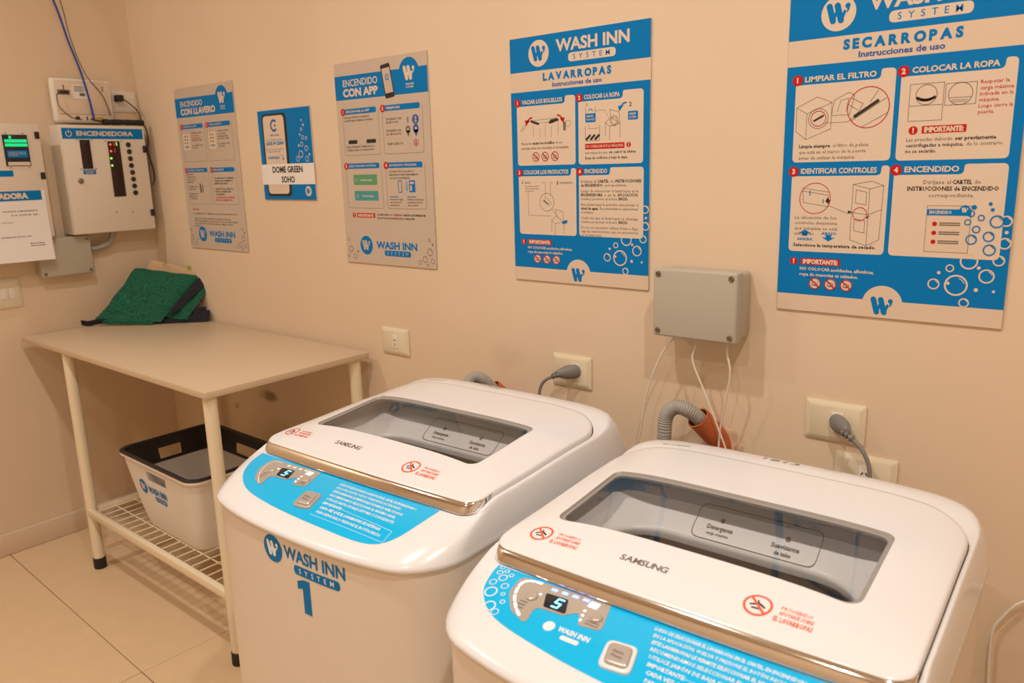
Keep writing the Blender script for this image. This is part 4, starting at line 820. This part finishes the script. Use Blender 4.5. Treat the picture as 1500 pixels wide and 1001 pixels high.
a = Art(); lines(a, 25.6, 17.6, .42, 1.4, [('POR FAVOR COMUNIQUESE AL', 11.5), ('O A CON EL QR.', 9.0)], bold=.01, align='R', z=0); a.text('SE REALIZA EN EL DÍA.', 22.2, 8.6, .42, 10, .01, 'R', res=1); lines(a, 26.0, 6.0, .38, .8, [('Muchas Gracias.', 4.8), ('Wash Inn System', 4.8)], bold=.03, align='R', z=0); a.stroke([(13, 14.0), (17, 14.0)], .12); a.build('body_lettering', M_INK, nt_, NX)
junction_box('junction_box', 'small grey junction box under the ENCENDEDORA control box', 0, 0, .190, .146, .062, RZ, loc=(.0006, -.474, 1.038))
t = thing('conduit', 'short grey conduit bending from the small junction box to the control box', 'conduit', (.0006, -.28, 1.13), RZ)
obj('corrugated_hose', tube_me(catmull([(-.006, -.03, .0), (.03, -.032, .0), (.075, -.04, .018), (.095, -.045, .057)], 22), .011, 14, lambda i, n: .0125 if i % 4 < 2 else .011), M_HOSE, t)
sw = thing('light_switch', 'ivory light switch plate on the left wall above the table', 'switch', (.0006, -.655, .936), RZ)
plate(sw, .122, .108, M_PLATE); box('rocker', .078, .100, -.0115, -.008, .036, .074, M_PLATEW, sw, .0015); box('rocker', .052, .074, -.0115, -.008, .036, .074, M_PLATEW, sw, .0015)
# router lying against the wall on top of the control box
ro = thing('router', 'white router showing its back, leaning above the ENCENDEDORA control box', 'router', (.012, -.338, 1.6055), RZ)
def RXF(p): return p
RB = Matrix.Rotation(math.radians(-2.0), 4, 'Y')
rb = box('casing', 0, .218, -.032, -.002, 0, .160, M_PLATEW, ro, .010, 3)
pn = box('back_panel', .012, .206, -.0345, -.031, .030, .150, M_PWHITE, ro, .003)
box('port_strip', .012, .206, -.0345, -.031, .006, .028, M_PWHITE, ro, .002)
lb = box('sticker', .072, .124, -.0352, -.0343, .088, .138, M_PAPER, ro)
a = Art(); [a.rect(7.8, 13.1 - k * .45, 7.8 + 3.2 + .9 * (k % 2), 13.3 - k * .45) for k in range(5)]; a.rect(9.6, 9.7, 11.6, 10.9); a.build('sticker_lettering', M_LINE, lb, lambda u, v, z: (u * .01, -.0356, v * .01))
box('power_recess', .018, .062, -.0352, -.0343, .100, .118, M_LINE, ro, .0005)
box('power_plug', .024, .056, -.043, -.035, .105, .113, M_BLACK, ro, .003)
for x0, x1, m in ((.128, .172, M_YEL), (.070, .086, M_INK), (.110, .115, M_INK)): box('port', x0, x1, -.0358, -.034, .010, .023, m, ro, .0008)
for x0 in (.040, .182): box('mount_slot', x0, x0 + .003, -.0352, -.0343, .118, .136, M_INK, ro)
cable('network_cable', 'blue network cable dropping from the ceiling into the white router', [(0.06, -0.373, 2.25), (0.06, -0.293, 2.034), (0.06, -0.261, 1.897), (0.06, -0.232, 1.79), (0.06, -0.213, 1.68), (0.053, -0.204, 1.616)], .0038, M_BCABLE)
cable('thin_cable', 'thin dark cable dropping from the ceiling past the white router', [(0.05, -0.315, 2.25), (0.05, -0.265, 2.039), (0.05, -0.248, 1.911), (0.05, -0.212, 1.785), (0.05, -0.159, 1.709), (0.05, -0.136, 1.633)], .0016, mat('dark_thin_cable', (.10, .07, .04), .5))
cable('power_lead', 'thin black lead curling on the back of the white router', [(.05, -.315, 1.712), (.055, -.327, 1.70), (.055, -.322, 1.66), (.052, -.285, 1.625), (.048, -.245, 1.617)], .0014, mat('dark_thin_cable', (.10, .07, .04), .5))
ws = thing('wall_outlet', 'white wall outlet in the corner beside the router', 'outlet', (.0006, -.118, 1.652), RZ, None)
plate(ws, .110, .080, M_PLATEW)
o = box('socket_module', .022, .046, -.0108, -.008, .018, .062, M_PLATEW, ws, .001)
ad = thing('power_adapter', 'black plug in the corner outlet with its cord', 'plug', (.012, -.085, 1.702), RZ)
box('plug_body', -.016, .012, -.032, -.001, -.012, .013, M_BLACK, ad, .004)
obj('cord', tube_me(catmull([(.010, -.024, -.002), (.030, -.03, -.018), (.055, -.04, -.048), (.062, -.045, -.085)], 8), .0024, 8), M_BLACK, ad)
pb = thing('power_strip', 'black cable joint bundle lying on top of the ENCENDEDORA control box', 'power strip', (.055, -.185, 1.5945), RZ)
L = []
for i in range(13):
    x = i / 12 * .155; r = .011 + .003 * noise.noise(Vector((x * 60, 0, 0)))
    L.append([Vector((x, -.028 + r * 1.2 * math.cos(2 * PI * k / 12), .013 + max(-.0125, r * math.sin(2 * PI * k / 12)))) for k in range(12)])
obj('body', loft_me(L, cap0=True, cap1=True), M_BLACK, pb)
obj('cord', tube_me(catmull([(.0, -.03, .014), (-.02, -.034, .016), (-.045, -.03, .022)], 8), .003, 8), M_BLACK, pb)
obj('cord', tube_me(catmull([(.150, -.028, .013), (.164, -.03, -.01), (.166, -.03, -.06), (.160, -.03, -.10), (.172, -.03, -.16), (.174, -.03, -.20), (.164, -.03, -.23)], 8), .0028, 8), M_BLACK, pb)

# ------------------------------------------------------------------ top-loading washing machines
def lerp_tab(tab, y):
    if y <= tab[0][0]: return tab[0][1]
    for (a, va), (b, vb) in zip(tab, tab[1:]):
        if y <= b:
            t = (y - a) / (b - a); t = t * t * (3 - 2 * t) * .35 + t * .65; return va + (vb - va) * t
    return tab[-1][1]
ZC = [(-.02, .842), (0, .846), (.05, .859), (.11, .869), (.30, .886), (.43, .889), (.47, .886), (.50, .878)]
CR = [(0, .002), (.05, .010), (.11, .018), (.30, .026), (.43, .026), (.50, .016)]
def ztop(x, y): return lerp_tab(ZC, y) - lerp_tab(CR, y) * min(1.2, abs(x) / .297) ** 5
def wloop(x0, x1, y0, y1, rf, rb, bow, ns=16, nc=7):
    """front (left to right), right, back, left; front side bowed outwards"""
    cs = [(x1 - rf, y0 + rf, rf, -90), (x1 - rb, y1 - rb, rb, 0), (x0 + rb, y1 - rb, rb, 90), (x0 + rf, y0 + rf, rf, 180)]
    corner = []
    for (cx, cy, r, a0) in cs:
        corner.append([(cx + r * math.cos(math.radians(a0 + 90 * k / nc)), cy + r * math.sin(math.radians(a0 + 90 * k / nc))) for k in range(nc + 1)])
    out = []
    seq = [corner[3], corner[0], corner[1], corner[2]]
    for i in range(4):
        a = seq[i]; b = seq[(i + 1) % 4]; out += a
        for k in range(1, ns): t = k / ns; out.append((a[-1][0] + (b[0][0] - a[-1][0]) * t, a[-1][1] + (b[0][1] - a[-1][1]) * t))
    ym = (y0 + y1) / 2; xm = (x0 + x1) / 2; hw = (x1 - x0) / 2; res = []
    for (x, y) in out:
        w = max(0, (ym - y) / (ym - y0)) ** 2; res.append((x, y - bow * (1 - abs((x - xm) / hw) ** 2.7) * w))
    return res
def ring3(l, z): return [Vector((x, y, z(x, y) if callable(z) else z)) for x, y in l]
def mixl(a, b, t): return [(p[0] + (q[0] - p[0]) * t, p[1] + (q[1] - p[1]) * t) for p, q in zip(a, b)]
def clamp(x): return max(0, min(1, x))
LX = (-.297, .295)
B_OUT = wloop(-.315, .313, -.125, .525, .075, .045, .048)
T_OUT = wloop(-.304, .302, -.007, .494, .035, .080, .006)
G_OUT = wloop(LX[0] - .0018, LX[1] + .0018, -.002, .433, .032, .075, .006)
O_OUT = wloop(LX[0], LX[1], 0, .430, .030, .073, .006)
W_OUT = wloop(-.244, .214, .094, .291, .022, .014, -.010)
def zcov(x, y): return ztop(x, y) - (.009 + .013 * clamp((.035 - y) / .03)) * clamp((.445 - y) / .05)
def cover_loops():
    L = [ring3(wloop(-.309, .307, -.119, .517, .07, .04, .048), .770), ring3(B_OUT, .768), ring3(wloop(-.3165, .3145, -.1265, .5265, .076, .046, .048), .7715), ring3(B_OUT, .776)]
    K = 12; T3 = ring3(T_OUT, zcov)
    for k in range(1, K + 1):
        f = k / K * PI / 2; h = .40 * (1 - math.cos(f)) + .60 * (k / K); v = .55 * math.sin(f) + .45 * (k / K); m = mixl(B_OUT, T_OUT, h)
        L.append([Vector((p[0], p[1], .776 + (t.z - .776) * v)) for p, t in zip(m, T3)])
    for t in (.25, .5, .75, 1): L.append(ring3(mixl(T_OUT, G_OUT, t), zcov))
    L.append([Vector((p.x, p.y, p.z - .002)) for p in ring3([(x * .998, y) for x, y in G_OUT], zcov)])
    L.append([Vector((p.x, p.y, p.z - .022)) for p in ring3([(x * .996, y) for x, y in G_OUT], zcov)])
    return L
COVER = loft_me(cover_loops(), sharp=50)
COVER_BVH = BVHTree.FromPolygons([v.co.copy() for v in COVER.vertices], [tuple(p.vertices) for p in COVER.polygons])
def lid_loops():
    L = [[Vector((p.x, p.y, p.z - .013)) for p in ring3(O_OUT, ztop)], [Vector((p.x, p.y, p.z - .0025)) for p in ring3(O_OUT, ztop)]]
    for t in (.025, .07, .15, .25, .4, .55, .7, .85, .95, 1): L.append(ring3(mixl(O_OUT, W_OUT, t), ztop))
    return L
LID = loft_me(lid_loops(), sharp=60)
LID_BVH = BVHTree.FromPolygons([v.co.copy() for v in LID.vertices], [tuple(p.vertices) for p in LID.polygons])
def shrink(l, d, cx=-.015, cy=.19):
    return [(cx + (x - cx) * (1 - d / .22), cy + (y - cy) * (1 - d / .095)) for x, y in l]
W2L = shrink(W_OUT, .002); W3L = shrink(W_OUT, .007)
FRAME = loft_me([ring3(W_OUT, ztop), [p - Vector((0, 0, .004)) for p in ring3(W2L, ztop)], [p - Vector((0, 0, .0045)) for p in ring3(W3L, ztop)], [p - Vector((0, 0, .009)) for p in ring3(W3L, ztop)]])
GL = [[p - Vector((0, 0, .0055)) for p in ring3(mixl(W3L, [(-.015, .19)] * len(W3L), t), ztop)] for t in (0, .3, .6, .98)]
GLASS = loft_me(GL, cap1=True, sharp=None)
CAB = loft_me([ring3(wloop(-.310, .308, -.120, .512, .072, .04, .048), z) for z in (.020, .4, .772)], cap0=True, cap1=False)
CAB_BVH = BVHTree.FromPolygons([v.co.copy() for v in CAB.vertices], [tuple(p.vertices) for p in CAB.polygons])
nfr = 7 + 1 + 15 + 7 + 1   # loop indices that run along the front
def strip():
    pts = O_OUT[4:4 + 28]; L = []
    for (x, y) in pts:
        z = ztop(x, y)
        L.append([Vector((x, y + dy, z + dz)) for dy, dz in ((.002, -.0015), (-.0018, -.0024), (-.0060, -.009), (-.0105, -.0175), (-.0105, -.0205), (-.003, -.0220))])
    return loft_me(L, closed=False, sharp=50)
STRIP = strip()
NF = len(O_OUT)
def well():
    top = wloop(-.290, .288, .012, .424, .03, .07, .004)
    mid = wloop(-.275, .262, .030, .345, .06, .06, 0)
    el = wloop(-.215, .190, .055, .268, .095, .08, 0)
    L = [ring3(top, lambda x, y: zcov(x, y) - .012), ring3(mid, .852)]
    for t, z in ((.08, .847), (.2, .841), (.4, .831), (.6, .821), (.8, .811), (.93, .804), (1.0, .800), (1.01, .795), (.995, .786)): L.append(ring3(mixl(mid, el, t), z))
    return loft_me(L, sharp=60), el
WELL, EL = well()
WELL_BVH = BVHTree.FromPolygons([v.co.copy() for v in WELL.vertices], [tuple(p.vertices) for p in WELL.polygons])
def drum():
    L = []
    for z in (.784, .70, .62, .5, .40, .385): 
        rr = .215 if z > .39 else .19; l = []
        for k in range(96):
            a = 2 * PI * k / 96; r = rr - (.006 if k % 8 in (0, 1) else 0); l.append(Vector((-.012 + r * math.cos(a), .187 + r * math.sin(a), z)))
        L.append(l)
    return loft_me(L, cap1=True, sharp=35)
DRUM = drum()
# flat layouts carried onto the curved shell
PV = Vector((0, .165, .045)).normalized(); PN = Vector((0, -PV.z, PV.y)); PO = Vector((0, -.17, .785)) + PN * .010
def on_panel(u, q, z):
    p = PO + Vector((u, 0, 0)) + PV * q; h = COVER_BVH.ray_cast(p + PN * .15, -PN)
    return (h[0] if h[0] else p) + PN * (.0005 + z)
def on_lid(u, v, z):
    h = LID_BVH.ray_cast(Vector((u, v, 1.2)), Vector((0, 0, -1))); return (h[0] if h[0] else Vector((u, v, ztop(u, v)))) + Vector((0, 0, .0003 + z))
def on_deck(u, v, z):
    h = COVER_BVH.ray_cast(Vector((u, v, 1.2)), Vector((0, 0, -1))); return (h[0] if h[0] else Vector((u, v, .885))) + Vector((0, 0, .0004 + z))
def on_cab(u, v, z):
    h = CAB_BVH.ray_cast(Vector((u, -.5, v)), Vector((0, 1, 0))); return (h[0] if h[0] else Vector((u, -.17, v))) + Vector((0, -.0006 - z, 0))
for _f in (on_panel, on_lid, on_deck, on_cab): _f.curved = True
def slab(pts, xf, h, ring_n=3, inset=.12, base=-.001):
    """a raised key: outline pts lifted off the shell"""
    cx = sum(p[0] for p in pts) / len(pts); cy = sum(p[1] for p in pts) / len(pts)
    def l(s, z): return [xf(cx + (p[0] - cx) * s, cy + (p[1] - cy) * s, z) for p in pts]
    return loft_me([l(1, base), l(1, h * .6), l(1 - inset * .4, h * .95), l(1 - inset, h)], cap1=True, sharp=50)
def spline2(pts, n=6): return [(p.x, p.y) for p in catmull([(a, b, 0) for a, b in pts], n)]
def decal(outline_bottom, top_q, xf):
    L = []
    for (x, q0) in outline_bottom: L.append([xf(x, q0 + (top_q - q0) * (j / 8), 0) for j in range(9)])
    return loft_me(L, closed=False, sharp=None)
def no_smoking(parent, cx, cy, r):
    o = Art(); o.ring(cx, cy, r, r * .17, 30, .0002); o.stroke([(cx - r * .62, cy + r * .62), (cx + r * .62, cy - r * .62)], r * .18, .0002); s = o.build('warning_sticker', M_ORED, parent, on_lid)
    o = Art(); o.stroke([(cx - r * .5, cy - .1 * r), (cx + .1 * r, cy + .15 * r), (cx + .5 * r, cy - .1 * r)], r * .16); o.stroke([(cx - .3 * r, cy - .35 * r), (cx + .3 * r, cy - .3 * r)], r * .14); o.stroke([(cx, cy + .15 * r), (cx - .1 * r, cy + .45 * r)], r * .12); o.build('pictogram', M_INK, s, on_lid)
    o = Art(); o.text('PROHIBIDO', cx + r * 1.5, cy + r * .25, r * .34, r * 2.1, 0, res=1); o.text('APOYARSE SOBRE', cx + r * 1.5, cy - r * .25, r * .34, r * 2.3, .01, res=1); o.text('EL LAVARROPAS', cx + r * 1.3, cy - r * .85, r * .40, r * 2.6, .04, res=1); o.build('sticker_lettering', M_ORED, s, on_lid)
def seven(a, ch, x, y, h, t):
    w = h * .55; seg = {'5': 'afgcd'}[ch]
    P = dict(a=((0, h), (w, h)), f=((0, h), (0, h / 2)), g=((0, h / 2), (w, h / 2)), c=((w, h / 2), (w, 0)), d=((0, 0), (w, 0)))
    for s in seg: a.stroke([(x + p[0] + p[1] * .12, y + p[1]) for p in P[s]], t, .0004)
def washer(label, loc, rz, second, number, hand):
    t = thing('washing_machine', label, 'washing machine', loc, rz, 'top-loading washing machines')
    cab = obj('cabinet', CAB, M_CAB, t)
    for sx in (-.25, .25):
        for y in (-.06, .45): obj('foot', cyl_me(.022, -loc[2] + .0002, .024, 16), M_RUB, t, (sx, y, 0))
    cv = obj('top_cover', COVER, M_WHITE, t)
    lid = obj('lid', LID, M_WHITE, t)
    obj('window_frame', FRAME, M_GREYF, lid); obj('window_pane', GLASS, M_GLASS, lid)
    obj('chrome_strip', STRIP, M_CHROME, lid)
    tub = obj('tub_cover', WELL, M_INNER, t); obj('drum', DRUM, M_STEEL, t)
    obj('pulsator', lathe_me([(.0002, .43), (.04, .43), (.07, .41), (.16, .395), (.17, .388)], 30), M_INNER, t, (-.012, .187, 0))
    # dispenser drawn on the back wall of the well
    def on_well(u, v, z):
        h = WELL_BVH.ray_cast(Vector((u, v, .87)), Vector((0, 0, -1)))
        return (h[0] if h[0] else Vector((u, v, .82))) + Vector((0, -.0008 - z, .0008 + z))
    dl = rpoly([(-.095, .272), (.108, .272), (.108, .328), (-.095, .328)], .013, 4)
    def rim_pts(d): return [on_well(.0065 + (p[0] - .0065) * (1 - d / .1015), .300 + (p[1] - .300) * (1 - d / .028), 0) for p in dl]
    ds = obj('dispenser', loft_me([rim_pts(d) for d in (0, .0011)], sharp=None), M_LINE, tub)
    o = Art(); o.text('Detergente', -.072, .290, .0065, .044, .01, res=2); o.text('carga máxima', -.070, .281, .0042, .038, .02, res=1); o.text('Suavizante', .036, .288, .0065, .044, .01); o.text('de telas', .044, .278, .0055, .026, .01); o.disc(-.050, .306, .004, 12); o.disc(.058, .304, .004, 12); o.build('dispenser_lettering', M_LINE, ds, on_well)
    # control panel film
    if not second: OB = spline2([(-.283, .160), (-.272, .120), (-.243, .082), (-.190, .054), (-.110, .040), (-.02, .034), (.08, .032), (.15, .034), (.190, .045), (.212, .070), (.222, .105), (.228, .150)])
    else: OB = spline2([(-.272, .165), (-.268, .135), (-.252, .098), (-.205, .066), (-.110, .048), (-.02, .040), (.08, .038), (.15, .040), (.196, .052), (.216, .078), (.228, .115), (.234, .155)])
    fm = obj('panel_film', decal(OB, .1600, on_panel), M_DECAL, t)
    dx, dq = (0, 0) if not second else (.010, .004)
    A = lambda L: [(x + dx, q + dq) for x, q in L]
    cl = rpoly(A([(-.232, .150), (-.085, .157), (-.070, .104), (-.104, .100), (-.114, .122), (-.132, .106), (-.176, .104), (-.170, .070), (-.205, .084), (-.228, .112)]), [.012, .008, .008, .006, .006, .006, .01, .006, .02, .02], 3)
    pn = Art(); pn.poly(cl, .0006); pn = obj('button_plate', pn.mesh3(on_panel, .010), M_SILVER, t)
    ds_ = obj('display', slab(rpoly(A([(-.166, .109), (-.130, .110), (-.142, .136), (-.178, .134)]), .003, 3), lambda u, v, z: on_panel(u, v, z + .0006), .0012, inset=.04), M_SCREEN, t)
    o = Art(); seven(o, '5', -.155 + dx, .113 + dq, .017, .0028); o.build('digit', M_DIGIT, ds_, lambda u, v, z: on_panel(u, v, z + .0024))
    kb = obj('start_button_bezel', slab(rpoly(A([(-.046, .052), (-.002, .056), (-.012, .100), (-.054, .096)]), .010, 4), on_panel, .004, inset=.10), M_WHITE if second else M_SILVER, t)
    k2 = obj('start_button', slab(rpoly(A([(-.040, .058), (-.008, .061), (-.016, .094), (-.048, .091)]), .008, 4), lambda u, v, z: on_panel(u, v, z + .003), .0045, inset=.25), M_SILVER, t)
    o = Art(); o.text('Inicio', -.036 + dx, .077 + dq, .004, .015, .01, res=1); o.text('Pausa', -.035 + dx, .070 + dq, .004, .015, .01, res=1); o.build('button_lettering', M_LINE, k2, lambda u, v, z: on_panel(u, v, z + .0078))
    for (x, q, r) in ((-.192, .118, .009), (-.088, .122, .0085)):
        obj('push_button', slab([(x + dx + r * math.cos(2 * PI * k / 18), q + dq + r * math.sin(2 * PI * k / 18)) for k in range(18)], on_panel, .0045, inset=.45), M_SILVER, t)
    o = Art()
    ar = spline2(A([(-.196, .149), (-.215, .146), (-.223, .134), (-.216, .110), (-.199, .090), (-.180, .076)]), 5)
    if second:
        for i in range(0, len(ar) - 2, 3): o = Art(); o.stroke(ar[i:i + 3], .0032, .0009); o.build('program_light', M_LED_W, pn, on_panel)
    else:
        o.stroke(ar, .0018, .0009); o.build('program_line', M_FILMW, pn, on_panel)
    for k in range(4):
        o = Art(); o.rect(-.176 + dx + k * .017, .1425 + dq + k * .0008, -.166 + dx + k * .017, .148 + dq + k * .0008, .001, .0009); o.build('status_light', M_LED_B if second else M_FILMW, pn, on_panel)
    o = Art(); o.rect(-.112 + dx, .138 + dq, -.098 + dx, .149 + dq, .001, .0009); o.build('status_light', M_LED_W, pn, on_panel)
    for (x, q) in ((-.110, .128), (-.108, .119), (-.106, .110), (-.184, .128)): o = Art(); o.disc(x + dx, q + dq, .0018, 8, .0009); o.build('status_light', M_LED_W, pn, on_panel)
    o = Art(); [o.rect(-.203 + dx, .104 - k * .006 + dq, -.190 + dx, .106 - k * .006 + dq, 0, .0009) for k in range(3)]; [o.rect(-.098 + dx, .112 - k * .005 + dq, -.078 + dx, .1135 - k * .005 + dq, 0, .0009) for k in range(2)]; o.build('button_lettering', M_LINE, pn, on_panel)
    o = Art(); X0 = -.012 + dx
    rows = [('LUEGO DE SELECCIONAR EL LAVARROPAS EN EL CARTEL, EN ENCENDEDORA O', .200, 0), ('EN LA APLICACIÓN, VUELVA Y PRESIONE EL BOTÓN INICIO', .170, 0), ('ESTE LAVARROPAS LE PERMITE SELECCIONAR EL NIVEL DE AGUA', .182, 0), ('RECOMENDAMOS SELECCIONAR EL MÁXIMO NIVEL', .172, .02), ('UTILICE JABÓN DE BAJA ESPUMA Y SUAVIZANTE', .175, 0), ('IMPORTANTE:', .050, .04), ('CADA VEZ QUE EL LAVARROPAS SE DETENGA', .158, .01), ('PARA REINICIARLO PRESIONE EL BOTÓN INICIO', .165, .02)]
    for k, (s, wd, bo) in enumerate(rows): o.text(s, X0 + .004 * k, .140 + dq - k * .0118, .0058, wd, bo + .012, res=1, z=.0003)
    o.stroke([(X0 + .07, .083 + dq), (X0 + .205, .077 + dq), (X0 + .208, .050 + dq), (X0 + .02, .050 + dq)], .0006, .0003)
    o.build('panel_lettering', M_FILMW, fm, on_panel)
    if second:
        o = Art(); o.disc(-.128, .086, .0085, 20, .0003); o.text('WASH INN', -.114, .084, .008, .048, .02, z=.0003); o.rect(-.104, .073, -.076, .080, .003, .0003); o.build('panel_logo', M_FILMW, fm, on_panel)
        o = Art()
        for (x, q, r) in ((-.244, .106, .010), (-.228, .082, .0095), (-.254, .124, .006), (-.232, .124, .006), (-.246, .138, .007), (-.258, .146, .005), (-.262, .158, .004), (-.250, .153, .004), (-.214, .076, .006), (-.215, .096, .004), (-.238, .148, .004), (-.224, .109, .0035), (-.240, .162, .003)): o.ring(x, q, r, max(.0012, r * .2), 18, .0003)
        o.build('bubble_print', M_FILMW, fm, on_panel)
    # lid lettering and stickers, marker number on the rear deck
    o = Art(); sx = -.118 if not second else -.098; o.text('SAMSUNG', sx, .046, .0115, .074, .012, res=3, sp=1); o.build('maker_lettering', M_LINE, lid, on_lid)
    no_smoking(lid, -.262 if not second else -.238, .052, .0165 if not second else .0185); no_smoking(lid, .106, .042, .0185)
    o = Art(); o.text(hand, -.078 if not second else -.045, .462, .014, .062, -.008, res=2, shear=.2); o.build('marker_number', mat('brown_marker', (.30, .16, .13), .6), cv, on_deck)
    o = Art(); o.text('Tapa de seguridad', -.235, .448, .005, .055, .005, res=1); o.build('deck_lettering', M_LINE, cv, on_deck)
    if number:
        o = Art(); o.disc(-.047, .735, .0275, 36, 0, .0265); lg = o.build('logo_disc', M_BLUE, cab, on_cab)
        o = Art(); w_mark(o, -.047, .735, .034, .0003); o.build('logo_mark', M_FILMW, lg, on_cab)
        o = Art(); o.text('WASH INN', -.014, .729, .0225, .158, .012, res=3); o.build('lettering', M_BLUE, cab, on_cab)
        o = Art(); o.rect(.012, .704, .130, .722, .008); pl = o.build('lettering_pill', M_BLUE, cab, on_cab)
        o = Art(); o.text('SYSTEM', .026, .7085, .0095, .090, .004, sp=1, z=.0003); o.build('pill_lettering', M_FILMW, pl, on_cab)
        o = Art(); o.poly([(.032, .632), (.052, .632), (.052, .698), (.036, .698), (.018, .691), (.018, .676), (.032, .680)]); o.build('machine_numeral', M_BLUE, cab, on_cab)
    return t
R1 = math.radians(1.8)
washer('left white top-loading washing machine with a blue number 1 on its front', (2.134, -.715, 0), R1, False, True, '1702')
washer('right white top-loading washing machine, nearer the camera, with bubbles on its blue panel', (2.829, -.772, -.008), R1, True, False, '1813')
gc = obj('green_cloth', patch([(-.10, -.06, .0), (.07, -.09, .02), (.09, .06, .05), (-.08, .07, .06)], 16, 16, bulge=.03, nz=.03, ns=9, seed=33), M_GREEN, None, (2.066, -.475, .655))
tag(gc, 'green cloth inside the drum of the left washing machine', 'cloth')
